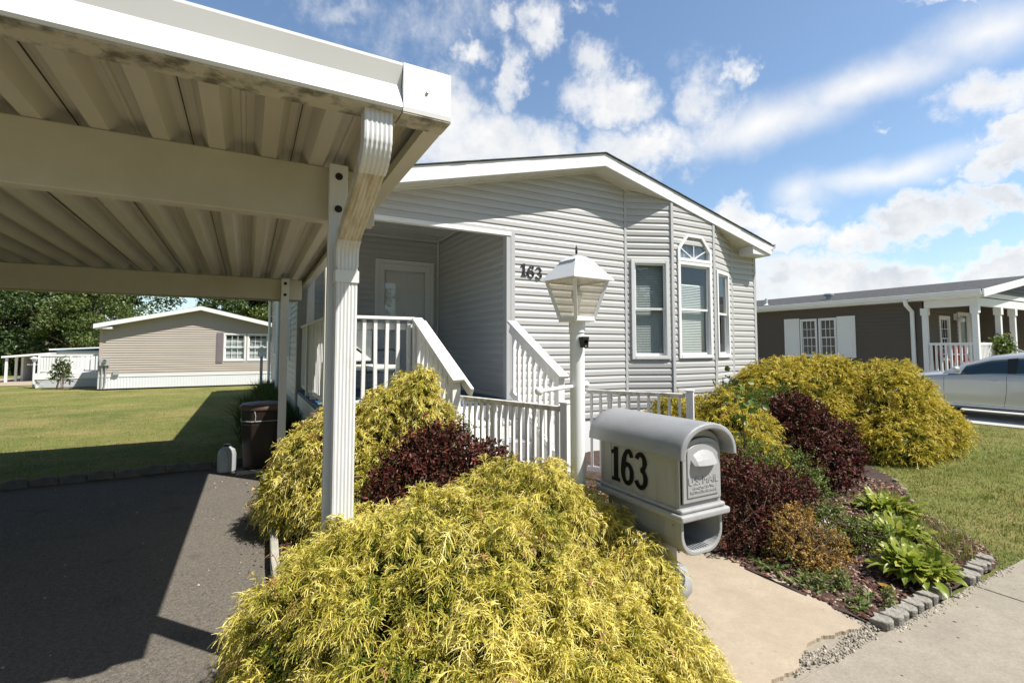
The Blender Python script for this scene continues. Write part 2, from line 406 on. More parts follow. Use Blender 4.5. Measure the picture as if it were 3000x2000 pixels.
def siding(mb, fr, poly, holes=(), course=.1016, out=.0145, dutch=True):
    zlo = min(z for s, z in poly); zhi = max(z for s, z in poly)
    prof = [(0, out * 1.0), (.52, out * .97), (.66, out * .52), (1.0, .0005)] if dutch else [(0, out), (1.0, .001)]
    def dep(t):
        for (a, da), (b, db) in zip(prof, prof[1:]):
            if t <= b + 1e-9: return da + (db - da) * (t - a) / (b - a)
        return prof[-1][1]
    nc = int(math.ceil((zhi - zlo) / course))
    pz = sorted(set(z for s, z in poly))
    for k in range(nc):
        c0 = zlo + k * course
        cut = [c0 + t * course for t, d in prof] + [z for h in holes for z in h[2:4] if c0 < z < c0 + course] + [z for z in pz if c0 < z < c0 + course]
        cut = sorted(set(round(min(z, zhi), 5) for z in cut))
        bands = [(a, b, False) for a, b in zip(cut, cut[1:]) if b - a > 1e-5]
        if k: bands.insert(0, (c0, c0, True))
        for a, b, lip in bands:
            za = a + 1e-6; zb = b - 1e-6 if not lip else za
            A = poly_span(poly, za); B = poly_span(poly, zb)
            if not A or not B: continue
            segs = [(A[0], A[1], B[0], B[1])]
            zm = (a + b) / 2 if not lip else a + 1e-4
            for h0, h1, hz0, hz1 in holes:
                if not (hz0 < zm < hz1): continue
                ns = []
                for a0, a1, b0, b1 in segs:
                    if h0 > min(a0, b0): ns.append((a0, min(a1, h0), b0, min(b1, h0)))
                    if h1 < max(a1, b1): ns.append((max(a0, h1), a1, max(b0, h1), b1))
                segs = [q for q in ns if q[1] - q[0] > 1e-4 or q[3] - q[2] > 1e-4]
            for a0, a1, b0, b1 in segs:
                if lip: mb.face([fr.p(a0, .001, a), fr.p(a1, .001, a), fr.p(a1, out, a), fr.p(a0, out, a)])
                else:
                    da = dep((a - c0) / course); db = dep((b - c0) / course)
                    mb.face([fr.p(a0, da, a), fr.p(a1, da, a), fr.p(b1, db, b), fr.p(b0, db, b)])

def window(parent, fr, s0, s1, z0, z1, frame=None, casing=.055, grid=None, blind=None, pane='pane', dep=.03, label=None, double=True, curtain=None):
    """frame (top part) > sash, pane, muntin, blind as sub-parts"""
    w = MB(); c = casing
    w.fbox(fr, s0, s0 + c, -.05, dep, z0, z1); w.fbox(fr, s1 - c, s1, -.05, dep, z0, z1)
    w.fbox(fr, s0 + c, s1 - c, -.05, dep - .002, z1 - c, z1); w.fbox(fr, s0 + c, s1 - c, -.05, dep + .004, z0, z0 + c)
    wo = w.build('window', frame or M['white'], parent, bevel=.004, label=label)
    i0, i1, j0, j1 = s0 + c, s1 - c, z0 + c, z1 - c
    zm = (j0 + j1) / 2; r = .028
    sh = MB(); pn = MB()
    parts = [(zm - .012, j1, -.012), (j0, zm + .022, -.034)] if double else [(j0, j1, -.012)]
    for a, b, d in parts:
        sh.fbox(fr, i0, i0 + r, d - .012, d + .012, a, b); sh.fbox(fr, i1 - r, i1, d - .012, d + .012, a, b)
        sh.fbox(fr, i0 + r, i1 - r, d - .012, d + .011, b - r, b); sh.fbox(fr, i0 + r, i1 - r, d - .012, d + .011, a, a + r + .006)
        pn.face([fr.p(i0 + r, d, a + r), fr.p(i1 - r, d, a + r), fr.p(i1 - r, d, b - r), fr.p(i0 + r, d, b - r)])
    sh.build('sash', frame or M['white'], wo); pn.build('pane', M[pane], wo, recalc=False)
    if grid:
        gm = MB(); nv, nh = grid
        for a, b, d in parts:
            for k in range(1, nv):
                s = i0 + r + (i1 - i0 - 2 * r) * k / nv; gm.fbox(fr, s - .008, s + .008, d - .008, d + .006, a + r, b - r)
            for k in range(1, nh):
                z = a + r + (b - a - 2 * r) * k / nh; gm.fbox(fr, i0 + r, i1 - r, d - .007, d + .005, z - .008, z + .008)
        gm.build('muntin', M['white'], wo)
    if blind:
        bl = MB(); z = j1 - .02; lo, hi = blind[0], blind[1]; pitch = blind[2]
        z = hi
        while z > lo:
            bl.face([fr.p(i0 + .01, -.098, z), fr.p(i1 - .01, -.098, z), fr.p(i1 - .01, -.078, z - pitch * 1.0), fr.p(i0 + .01, -.078, z - pitch * 1.0)]); z -= pitch
        if len(blind) > 3: bl.fbox(fr, i0 + .01, i1 - .01, -.10, -.07, lo - .012, lo + .008)
        bl.build('blind', M['blind'], wo, recalc=False)
    if curtain:
        cu = MB(); n = 26
        for k in range(n):
            a = i0 + .01 + (curtain * (i1 - i0)) * k / n; b = i0 + .01 + (curtain * (i1 - i0)) * (k + 1) / n
            cu.face([fr.p(a, -.09 + .012 * math.sin(k * 1.9), j0), fr.p(b, -.09 + .012 * math.sin((k + 1) * 1.9), j0), fr.p(b, -.09 + .012 * math.sin((k + 1) * 1.9), j1), fr.p(a, -.09 + .012 * math.sin(k * 1.9), j1)])
        cu.build('curtain', M['blind'], wo, recalc=False)
    return wo

# ------------------------------------------------------------------ the grey house
XL, XR, YF, YB, AX = .69, 8.16, 5.634, 18.0, 4.425
def zroof(x): return 4.112 - .2475 * abs(x - AX)          # soffit line on the front wall
H = thing('grey_house', 'grey vinyl sided manufactured home numbered 163 with a recessed porch and an angled bay window', 'house', (4.4, 9, 0))
F0 = Fr(XL, YF)
w = MB()
S = lambda x: x - XL
siding(w, F0, [(S(XL), .5), (S(5.05), .5), (S(5.05), zroof(5.05)), (S(AX), zroof(AX)), (S(XL), zroof(XL))], [(-1, S(3.05), .4, 3.045)])
siding(w, F0, [(S(7.5), .5), (S(XR), .5), (S(XR), zroof(XR)), (S(7.5), zroof(7.5))])
BX = [(5.05, 5.634), (5.74, 5.345), (6.69, 5.345), (7.5, 5.634)]
bay = []
for (xa, ya), (xb, yb) in zip(BX, BX[1:]):
    ang = math.degrees(math.atan2(yb - ya, xb - xa)); L = math.hypot(xb - xa, yb - ya)
    bay.append((Fr(xa, ya, ang), L, xa, xb))
bw = [(.085, .69, 1.335, 2.86), (.10, .87, 1.345, 2.865), (.07, .66, 1.345, 2.80)]
for (fr, L, xa, xb), (a, b, c, d) in zip(bay, bw):
    hs = [(a + .01, b - .01, c + .01, d - .01)]
    if L > .9: hs.append((a + .02, b - .02, d - .02, 3.13))
    siding(w, fr, [(0, .5), (L, .5), (L, zroof(xb) - .01), (0, zroof(xa) - .01)], hs)
# porch recess and the left side of the house
FB = Fr(XL, 8.4); FR_ = Fr(3.05, 8.4, -90); FL = Fr(XL, YB, -90)
siding(w, FB, [(0, .5), (2.36, .5), (2.36, 3.5), (0, 3.5)], [(1.20, 2.25, .4, 3.06)])
siding(w, FR_, [(0, .5), (8.4 - YF, .5), (8.4 - YF, 3.5), (0, 3.5)])
lw = [(18 - 15.6, 18 - 14.7, 1.30, 2.85), (18 - 12.4, 18 - 11.5, 1.30, 2.85), (18 - 10.5, 18 - 9.7, 1.30, 2.85)]
siding(w, FL, [(0, .5), (9.6, .5), (9.6, 3.25), (0, 3.25)], [(a + .01, b - .01, c + .01, d - .01) for a, b, c, d in lw])
w.face([(XR, YF, .5), (XR, YB, .5), (XR, YB, zroof(XR)), (XR, YF, zroof(XR))])
w.face([(XR, YB, .5), (XL, YB, .5), (XL, YB, zroof(XL)), (AX, YB, zroof(AX)), (XR, YB, zroof(XR))])
wall = w.build('wall', M['siding'], H, recalc=False)
# corner boards, bay trims, header
t = MB()
t.box(3.05, 3.11, YF - .016, YF + .03, .5, 3.045); t.box(2.985, 3.0495, YF - .012, YF + .09, .5, 3.045); t.build('corner_board', M['siding_trim'], H)
mb_box(XR - .05, XR + .012, YF - .018, YF + .03, .5, zroof(XR) - .01).build('corner_board', M['siding_trim'], H)
t = MB(); t.box(XL - .014, XL + .06, 8.372, 8.43, .5, 3.25); t.box(XL - .016, XL + .01, 8.43, 8.5, .5, 3.25); t.build('corner_board', M['siding_trim'], H)
for x, y in BX:
    t = MB(); t.beam((x, y - .008, .5), (x, y - .008, zroof(x) - .012), .052, .026, up=(0, 1, 0)); t.build('corner_board', M['siding_trim'], H)
t = MB(); t.box(XL + .02, 3.05, YF - .022, YF + .06, 3.0, 3.05); t.box(.70, .78, YF + .065, 8.4, 3.0, 3.2)
t.build('porch_header', M['white_wood'], H)
t = MB(); t.box(XL + .03, 3.045, YF + .07, 8.39, 3.47, 3.50)
for k in range(12): t.box(XL + .04, 3.04, YF + .12 + k * .22, YF + .126 + k * .22, 3.464, 3.471)
t.box(XL + .03, 3.045, 8.355, 8.385, 3.43, 3.468); t.box(3.0, 3.035, YF + .08, 8.35, 3.43, 3.468); t.box(3.0, 3.03, 8.35, 8.38, .82, 3.43)
t.build('porch_ceiling', M['soffit'], H)
# roof
t = MB()
for sx in (-1, 1):
    xe = 8.27 if sx > 0 else .56
    zt = lambda x: zroof(x) + .185
    t.hexa([(AX, 5.306, zt(AX) - .013), (xe, 5.306, zt(xe) - .013), (xe, YB + .3, zt(xe) - .013), (AX, YB + .3, zt(AX) - .013), (AX, 5.306, zt(AX)), (xe, 5.306, zt(xe)), (xe, YB + .3, zt(xe)), (AX, YB + .3, zt(AX))])
roof = t.build('roof', M['shingle'], H)
t = MB(); rr = random.Random(5)
for sx in (-1, 1):                                   # ragged shingle ends along the rake
    x = AX
    while (x < 8.1 if sx > 0 else x > .6):
        x2 = x + sx * rr.uniform(.16, .3); e = rr.uniform(0, .018)
        t.hexa([(x, 5.300 - e * .4, zroof(x) + .178), (x2, 5.300 - e * .4, zroof(x2) + .178), (x2, 5.6, zroof(x2) + .178), (x, 5.6, zroof(x) + .178), (x, 5.300 - e * .4, zroof(x) + .19), (x2, 5.300 - e * .4, zroof(x2) + .19), (x2, 5.6, zroof(x2) + .19), (x, 5.6, zroof(x) + .19)])
        x = x2
t.build('shingle_edge', M['shingle'], roof)
t = MB(); t2 = MB()
for sx in (-1, 1):
    xe = 8.20 if sx > 0 else .58
    def band(mb, y0, y1, a, b, xs=AX, xe_=None):
        x1 = xe_ or xe
        mb.hexa([(xs, y0, zroof(xs) + a), (x1, y0, zroof(x1) + a), (x1, y1, zroof(x1) + a), (xs, y1, zroof(xs) + a), (xs, y0, zroof(xs) + b), (x1, y0, zroof(x1) + b), (x1, y1, zroof(x1) + b), (xs, y1, zroof(xs) + b)])
    band(t, 5.312, 5.338, -.008, .108); band(t, 5.318, 5.34, .108, .171, xe_=8.25 if sx > 0 else .575)
    band(t2, 5.338, YF - .001, -.002, .006)
    for x in np.arange(.7, 3.6, .10):
        xx = AX + sx * x; xx2 = xx + sx * .012
        t2.hexa([(xx, 5.36, zroof(xx) - .006), (xx2, 5.36, zroof(xx2) - .006), (xx2, 5.60, zroof(xx2) - .006), (xx, 5.60, zroof(xx) - .006), (xx, 5.36, zroof(xx) - .001), (xx2, 5.36, zroof(xx2) - .001), (xx2, 5.60, zroof(xx2) - .001), (xx, 5.60, zroof(xx) - .001)])
    band(t2, 5.605, 5.63, -.022, -.003)
t.build('fascia', M['white'], H); t2.build('soffit', M['soffit'], H)
t = MB()
t.hexa([(7.72, 5.34, 3.155), (8.20, 5.34, 3.155), (8.20, 5.63, 3.155), (7.72, 5.63, 3.155), (7.72, 5.34, 3.29), (8.20, 5.34, 3.175), (8.20, 5.63, 3.175), (7.72, 5.63, 3.29)])
t.build('eave_return', M['white'], H)
t = MB(); t.ext([(8.26, 3.26), (8.35, 3.27), (8.365, 3.38), (8.35, 3.385), (8.34, 3.29), (8.272, 3.28), (8.272, 3.37), (8.26, 3.37)], lambda u, w_, a: (u, a, w_), 5.33, YB)
t.build('gutter', M['white'], H); t = MB(); t.ext([(.56, 3.22), (.47, 3.23), (.455, 3.34), (.47, 3.345), (.48, 3.25), (.548, 3.24), (.548, 3.33), (.56, 3.33)], lambda u, w_, a: (u, a, w_), 5.33, YB)
t.box(.56, .69, 5.34, YB, 3.13, 3.15)
t.build('gutter', M['white'], H)
t = MB(); t.tube([(.50, 13.2, 3.24), (.52, 13.2, 3.12), (.63, 13.2, 2.98), (.64, 13.2, .2)], .04, 8); t.build('downspout', M['white'], H); t = MB(); t.tube([(.50, 17.8, 3.24), (.60, 17.8, 3.0), (.62, 17.8, .2)], .04, 8)
t.build('downspout', M['white'], H)
t = MB(); t.box(XL + .01, XR - .01, YF + .01, YF + .03, .0, .5); t.box(XL + .02, XL + .04, 8.4, YB, 0, .5); t.box(XR - .03, XR - .01, YF, YB, 0, .5)
t.build('skirting', M['white_siding'], H)
# bay windows
for k, ((fr, L, xa, xb), (a, b, c, d)) in enumerate(zip(bay, bw)):
    window(H, fr, a, b, c, d, blind=((1.42, 2.80, .026) if k == 0 else (1.42, 2.52, .026) if k == 1 else None), dep=.035, curtain=.5 if k == 2 else None)
fr, L, xa, xb = bay[1]
t = MB(); a, b = .10, .87; z0, z1, z2 = 2.868, 3.065, 3.31; i = .05
out_ = [(a, z0), (b, z0), (b, z1), (b - .215, z2), (a + .215, z2), (a, z1)]
inn = [(a + i, z0 + i), (b - i, z0 + i), (b - i, z1 - .018), (b - .232, z2 - i), (a + .232, z2 - i), (a + i, z1 - .018)]
for k in range(6):
    k2 = (k + 1) % 6
    t.hexa([fr.p(*o2) for o2 in ((out_[k][0], -.04, out_[k][1]), (out_[k2][0], -.04, out_[k2][1]), (inn[k2][0], -.04, inn[k2][1]), (inn[k][0], -.04, inn[k][1]), (out_[k][0], .037, out_[k][1]), (out_[k2][0], .037, out_[k2][1]), (inn[k2][0], .037, inn[k2][1]), (inn[k][0], .037, inn[k][1]))])
tw = t.build('transom_window', M['white'], H)
t = MB(); c0 = ((a + b) / 2, z0 + i)
for ex, ez in ((a + i + .03, z1 + .02), ((a + b) / 2, z2 - i), (b - i - .03, z1 + .02)):
    t.beam(fr.p(c0[0], .0, c0[1]), fr.p(ex, .0, ez), .014, .014, up=tuple(fr.n))
t.build('muntin', M['white'], tw)
t = MB(); t.face([fr.p(s, -.012, z) for s, z in inn]); t.build('pane', M['pane'], tw, recalc=False)
V = []; Fq = []; n = 60; tint = []
for k in range(n + 1):
    s = a + .03 + (b - a - .06) * k / n
    f = abs((s - (a + b) / 2) / ((b - a) / 2)); top = z1 + .18 * (1 - f ** 2.2) + .012 * math.sin(k * 2.3)
    for z in (z0 + .02, top):
        V.append(fr.p(s, -.07 + .018 * math.sin(k * 1.7), z)); tint.append(.5 + .5 * math.sin(k * 1.7 + .8))
Fq = [(2 * k, 2 * k + 2, 2 * k + 3, 2 * k + 1) for k in range(n)]
np_mesh('curtain', V, Fq, M['sheer'], tw, tint)
for a, b, c, d in lw: window(H, FL, a, b, c, d, blind=(1.4, 2.78, .05))
# dim room behind the bay
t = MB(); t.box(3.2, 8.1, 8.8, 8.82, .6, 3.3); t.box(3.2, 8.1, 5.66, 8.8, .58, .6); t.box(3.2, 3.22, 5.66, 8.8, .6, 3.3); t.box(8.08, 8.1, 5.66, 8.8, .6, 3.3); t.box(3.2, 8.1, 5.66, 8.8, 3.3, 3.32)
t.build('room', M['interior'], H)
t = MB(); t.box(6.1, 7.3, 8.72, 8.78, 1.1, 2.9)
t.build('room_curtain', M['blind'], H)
# door
FD = Fr(XL + 1.20, 8.4)
t = MB(); z0, z1 = .84, 3.05
t.fbox(FD, 0, .06, -.03, .035, z0, z1); t.fbox(FD, .99, 1.05, -.03, .035, z0, z1); t.fbox(FD, .06, .99, -.03, .033, z1 - .07, z1)
t.fbox(FD, .062, .16, -.01, .022, z0, z1 - .072); t.fbox(FD, .89, .988, -.01, .022, z0, z1 - .072); t.fbox(FD, .16, .89, -.01, .021, z1 - .19, z1 - .072); t.fbox(FD, .16, .89, -.01, .021, z0, z0 + .2)
dr = t.build('storm_door', M['door'], H, bevel=.004)
t = MB(); t.face([FD.p(.16, .004, z0 + .2), FD.p(.89, .004, z0 + .2), FD.p(.89, .004, z1 - .19), FD.p(.16, .004, z1 - .19)]); t.build('pane', M['pane_door'], dr, recalc=False)
t = MB(); t.fbox(FD, .05, 1.0, -.07, -.03, z0, z1 - .06)
for a, b in ((.18, .47), (.58, .87)):
    for c, d in ((z0 + .15, z0 + .75), (z0 + .95, z0 + 1.55), (z0 + 1.7, z0 + 2.0)): t.fbox(FD, a, b, -.032, -.020, c, d)
t.build('inner_door', M['door'], dr, bevel=.006)
t = MB(); t.fbox(FD, .90, .945, .02, .05, z0 + .98, z0 + 1.10); t.ball(FD.p(.925, .045, z0 + 1.10), .024); t.build('handle', M['black_metal'], dr); t = MB(); t.ball(FD.p(.53, -.024, z0 + 1.27), .011); t.build('peephole', M['black_metal'], dr)
# house numbers (serif) on the siding
def stroke(mb, fr, pts, ws, s0, z0, w_, h_, d0, d1):
    P = [Vector((x * w_, y * h_)) for x, y in pts]; Lf = []; Rt = []
    for k, p in enumerate(P):
        t_ = (P[min(k + 1, len(P) - 1)] - P[max(k - 1, 0)]).normalized(); nn = Vector((-t_.y, t_.x)); wd = ws[k] * h_ / 2
        Lf.append(p + nn * wd); Rt.append(p - nn * wd)
    for k in range(len(P) - 1):
        q = [Lf[k], Lf[k + 1], Rt[k + 1], Rt[k]]
        mb.hexa([fr.p(s0 + v.x, d0, z0 + v.y) for v in q] + [fr.p(s0 + v.x, d1, z0 + v.y) for v in q])
def arc(cx, cy, rx, ry, a0, a1, n=16): return [(cx + rx * math.cos(R(a0 + (a1 - a0) * k / n)), cy + ry * math.sin(R(a0 + (a1 - a0) * k / n))) for k in range(n + 1)]
def digit(mb, fr, ch, s0, z0, w_, h_, d0, d1, bold=.17, slab=False):
    def mod(pts, a, b): return [a + (b - a) * abs(math.cos(math.atan2(pts[min(k + 1, len(pts) - 1)][1] - pts[max(k - 1, 0)][1], pts[min(k + 1, len(pts) - 1)][0] - pts[max(k - 1, 0)][0]))) for k in range(len(pts))]
    thin = bold * (.75 if slab else .45)
    if ch == '1':
        stroke(mb, fr, [(.52, 0.0), (.52, 1.0)], [bold * 1.05] * 2, s0, z0, w_, h_, d0, d1)
        stroke(mb, fr, [(.18, .05), (.86, .05)], [.1, .1], s0, z0, w_, h_, d0, d1 + .0007)
        stroke(mb, fr, [(.14, .82), (.34, .86), (.55, .97)], [.11, .12, .06], s0, z0, w_, h_, d0, d1 + .0004)
    if ch == '6':
        p = arc(.5, .31, .36, .27, 0, 360, 30); stroke(mb, fr, p, mod(p, bold, thin), s0, z0, w_, h_, d0, d1)
        p = [(.86, .80), (.80, .90), (.66, .965), (.5, .955), (.34, .86), (.22, .70), (.16, .50), (.14, .33)]
        stroke(mb, fr, p, [.13, .13, thin, thin, bold * .8, bold, bold, bold], s0, z0, w_, h_, d0, d1 + .0006)
    if ch == '3':
        p = arc(.46, .745, .32, .215, 160, -90, 22); stroke(mb, fr, p, mod(p, bold, thin), s0, z0, w_, h_, d0, d1)
        p = arc(.46, .29, .37, .245, 90, -160, 24); stroke(mb, fr, p, mod(p, bold, thin), s0, z0, w_, h_, d0, d1 + .0006)
FN = Fr(XL, YF - .0145)
for ch, s, zz in (('1', S(3.185), 2.475), ('6', S(3.295), 2.455), ('3', S(3.42), 2.445)):
    t = MB(); digit(t, FN, ch, s, zz, .115, .165, .0, .014); t.build('house_number', M['charcoal'], H)

# porch ceiling lamp
L = thing('porch_lamp', 'small square white framed lamp on the porch ceiling of the grey house', 'lamp', (1.52, 6.6, 3.464))
t = MB(); t.rings([[(1.52 + sx * r, 6.6 + sy * r, z) for sx, sy in ((-1, -1), (1, -1), (1, 1), (-1, 1))] for r, z in ((.135, 3.463), (.14, 3.44))])
for sx, sy in ((-1, -1), (1, -1), (1, 1), (-1, 1)): t.beam((1.52 + sx * .13, 6.6 + sy * .13, 3.44), (1.52 + sx * .085, 6.6 + sy * .085, 3.32), .018, .018)
for k in range(4):
    a = R(45 + 90 * k); b = R(135 + 90 * k); q = .085 * math.sqrt(2)
    t.beam((1.52 + q * math.cos(a), 6.6 + q * math.sin(a), 3.32), (1.52 + q * math.cos(b), 6.6 + q * math.sin(b), 3.32), .018, .018)
t.build('frame', M['white'], L)
t = MB(); t.rings([[(1.52 + sx * r, 6.6 + sy * r, z) for sx, sy in ((-1, -1), (1, -1), (1, 1), (-1, 1))] for r, z in ((.122, 3.44), (.08, 3.325))]); t.build('shade', M['lamp_pane'], L)

# ------------------------------------------------------------------ porch, stairs
P = thing('front_porch', 'white railed wooden porch with dark blue floor and steps at the grey house', 'porch', (1.9, 6.5, 0))
ZF = .82
t = MB(); t.box(.72, 3.03, 5.56, 8.38, ZF - .03, ZF)
for k in range(20): t.box(.70, 3.028, 5.545 + .1425 * k, 5.545 + .1425 * k + .134, ZF, ZF + .012)
t.build('deck', M['blue_paint'], P)
t = MB(); t.box(.705, .735, 5.575, 8.38, ZF - .22, ZF - .032); t.box(.706, 1.8, 5.545, 5.572, ZF - .22, ZF - .032); t.build('deck_trim', M['white_wood'], P); t = MB()
for k in range(27): t.box(.735, .75, 5.60 + k * .102, 5.60 + k * .102 + .094, .02, ZF - .22)
for k in range(10): t.box(.75 + k * .105, .75 + k * .105 + .096, 5.575, 5.59, .02, ZF - .22)
t.build('skirt', M['white_wood'], P)
for x, y, s in ((.765, 5.60, .045), (.765, 7.37, .045)):
    t = MB(); t.box(x - s, x + s, y - s, y + s, ZF + .01, 3.0); t.build('post', M['white_wood'], P, bevel=.004)
def railing(name_parent, p0, p1, z, n, bal=.034, cap=(.09, .035), low=.12, mats='white_wood', zb=ZF):
    p0 = Vector(p0); p1 = Vector(p1)
    t = MB(); t.beam((p0.x, p0.y, z - cap[1] / 2), (p1.x, p1.y, z - cap[1] / 2), cap[0], cap[1]); t.build('handrail', M[mats], name_parent, bevel=.004)
    for k in range(n):
        q = p0.lerp(p1, (k + .5) / n); t = MB(); jit = random.uniform(-.006, .006)
        t.beam((q.x + jit, q.y, zb + low), (q.x - jit, q.y, z - cap[1]), bal, bal, up=tuple((p1 - p0).normalized())); t.build('baluster', M[mats], name_parent)
railing(P, (.77, 8.34, 0), (.77, 5.65, 0), 1.85, 24, bal=.05)
t = MB(); t.beam((.80, 8.36, 1.74), (.80, 5.65, 1.74), .03, .085); t.beam((.77, 8.34, ZF + .10), (.77, 5.65, ZF + .10), .04, .06); t.box(.73, .80, 6.85, 6.92, ZF + .01, ZF + .1); t.build('rail_brace', M['white_wood'], P)
railing(P, (.82, 5.575, 0), (1.72, 5.575, 0), 1.865, 7, bal=.038)
t = MB(); t.beam((.82, 5.615, 1.755), (1.72, 5.615, 1.755), .03, .075); t.beam((.82, 5.58, ZF + .07), (1.72, 5.58, ZF + .07), .04, .06); t.build('rail_brace', M['white_wood'], P)
# stair: 4 risers
t = MB()
for k in range(3):
    z = ZF * (3 - k) / 4; y = 5.54 - .30 * k
    t.box(1.80, 2.98, y - .31, y, z - .035, z)
t.build('tread', M['white_wood'], P, bevel=.006)
t = MB()
for k in range(4):
    z1 = ZF * (4 - k) / 4 - .036; y = 5.545 - .30 * k
    t.box(1.82, 2.96, y - .002, y + .016, ZF * (3 - k) / 4 + .001, z1)
t.build('riser', M['white_wood'], P)
for x0 in (1.77, 2.985):
    t = MB(); t.ext([(5.56, .0), (5.56, ZF - .02), (5.3, ZF - .02), (4.42, .19), (4.42, 0)], lambda u, w_, a: (a, u, w_), x0, x0 + .03); t.build('stringer', M['white_wood'], P)
for x, xe in ((1.735, 1.79), (3.0, 3.02)):
    a = Vector((x, 5.52, 1.845)); b = Vector((xe, 4.36, 1.185))
    t = MB(); t.beam(a, b, .125, .036); t.build('handrail', M['white_wood'], P, bevel=.006)
    t = MB(); t.beam(a + Vector((-.0, .02, -.085)), b + Vector((-.0, .12, -.03)), .034, .11); t.beam(a + Vector((0, .0, -.90)), b + Vector((0, .1, -.93)), .034, .085); t.build('rail_brace', M['white_wood'], P)
    if x < 2:
        t = MB(); t.beam(a + Vector((.075, -.03, -.055)), b + Vector((.075, -.14, -.10)), .036, .085); t.build('grab_rail', M['white_wood'], P, bevel=.005)
    n = 9
    for k in range(n):
        q = a.lerp(b, (k + .55) / (n + .6)); t = MB(); t.beam((q.x, q.y, q.z - .88), (q.x, q.y, q.z - .05), .036, .036, up=(0, 1, 0)); t.build('baluster', M['white_wood'], P)
    for y, zt in ((5.52, 1.82), (4.45, 1.20)):
        if x > 2 and y > 5: continue
        xx = x if y > 5 else xe; t = MB(); t.box(xx - .042, xx + .042, y - .042, y + .042, .02, zt); t.build('post', M['white_wood'], P, bevel=.004)

# patio chair on the porch
def patio_chair(x, y, rz, label):
    c = thing('patio_chair', label, 'chair', (x, y, ZF + .012)); c.rotation_euler[2] = rz
    def B(mb, nm, m, **k):
        o = mb.build(nm, m, c, local=True, **k); return o
    t = MB(); t.box(-.24, .24, -.24, .24, .40, .46); B(t, 'seat', M['cushion'], bevel=.02)
    for k in (-1, 1):
        t = MB(); t.tube([(k * .25, -.26, .0), (k * .26, -.25, .40), (k * .27, -.22, .60), (k * .27, -.10, .655), (k * .27, .25, .64)], .014, 8); B(t, 'arm', M['wire'])
        t = MB(); t.tube([(k * .25, .24, .0), (k * .24, .23, .42), (k * .22, .30, .95)], .014, 8); B(t, 'leg', M['wire'])
    t = MB(); t.box(-.21, .21, .24, .28, .50, .92)
    B(t, 'backrest', M['cushion'], bevel=.02)
    t = MB(); t.tube([(-.22, .30, .95), (0, .32, .99), (.22, .30, .95)], .014, 8); t.tube([(-.25, -.24, .38), (.25, -.24, .38)], .012, 8); B(t, 'frame', M['wire'])
patio_chair(1.36, 6.22, R(25), 'dark metal patio chair with pale cushion behind the porch railing')
T = thing('patio_table', 'small dark glass topped patio table beside the chair on the porch', 'table', (1.10, 7.15, ZF + .012))
t = MB(); t.lathe([(.02, .60), (.27, .60), (.28, .612), (.27, .625), (.02, .625)], (1.10, 7.15, ZF + .012), 28); t.build('tabletop', M['wire'], T, smooth=True)
for k in range(3):
    a = R(30 + 120 * k); t = MB(); t.tube([(1.10 + .24 * math.cos(a), 7.15 + .24 * math.sin(a), ZF + .012), (1.10 + .10 * math.cos(a), 7.15 + .10 * math.sin(a), ZF + .32), (1.10 + .2 * math.cos(a), 7.15 + .2 * math.sin(a), ZF + .61)], .011, 7); t.build('leg', M['wire'], T)

# ------------------------------------------------------------------ carport
K = thing('carport', 'white aluminium carport with ribbed cream underside and corner downspout over the driveway', 'carport', (-2, 5, 0))
zd = lambda y: 2.384 - .0187 * (y - 1.7)      # underside of the ribs
XA, XE, Y0, Y1 = -5.6, .6475, 1.80, 8.3
prof = []; x = XE
xs0 = -.74 + .2 * 6
base = []
k = -25
pts = []
for k in range(-25, 7):
    c = -.74 + .2 * k
    pts += [(c - .03, 0), (c + .03, 0), (c + .062, .062), (c + .088, .062), (c + .094, .056), (c + .106, .056), (c + .112, .062), (c + .138, .062)]
pts = [p for p in pts if XA < p[0] < XE]
pts = [(XA, .062)] + pts + [(XE, pts[-1][1])]
t = MB(); n = len(pts)
for y in (Y0, 3.2, 4.8, 6.4, Y1): t.v += [(px, y, zd(y) + pz) for px, pz in pts]
for j in range(4):
    for i in range(n - 1): t.f.append((j * n + i, j * n + i + 1, (j + 1) * n + i + 1, (j + 1) * n + i))
ro = t.build('roof_panel', M['carport'], K, recalc=False)
sd = ro.modifiers.new('gauge', 'SOLIDIFY'); sd.thickness = .004; sd.offset = 1
t = MB()
for c in (-.24, .16, -.64, -1.04): t.hexa([(c + dx, y, zd(y) + dz) for dz in (.051, .0555) for dx, y in ((-.0016, Y0), (.0016, Y0), (.0016, Y1), (-.0016, Y1))])
# front gutter, side fascia
g = MB()
gp = [(1.690, 2.361), (1.684, 2.370), (1.709, 2.452), (1.711, 2.460), (1.690, 2.528), (1.690, 2.538), (1.697, 2.541), (1.800, 2.541), (1.800, 2.50), (1.78, 2.361)]
g.ext(gp, lambda u, w_, a: (a, u, w_), XA, .468)
gu = g.build('gutter', M['carport_white'], K)
g = MB(); g.box(XA, .468, 1.696, 1.803, 2.3545, 2.3605); g.build('gutter_underside', M['lichen'], K)
g = MB()
g.ext([(1.688, 2.359), (1.686, 2.375), (1.690, 2.541), (1.80, 2.543), (1.80, 2.359)], lambda u, w_, a: (a, u, w_), .471, .655)
g.build('gutter_end_cap', M['carport_white'], K)
g = MB(); g.box(.471, .656, 1.690, 1.80, 2.353, 2.3585); g.build('end_cap_underside', M['lichen'], K)
g = MB(); g.ball((.56, 1.684, 2.446), .0055, sc=(1, .6, 1)); g.ball((.405, 2.383, 2.31), .004); g.build('screw', M['screw'], K)
f = MB()
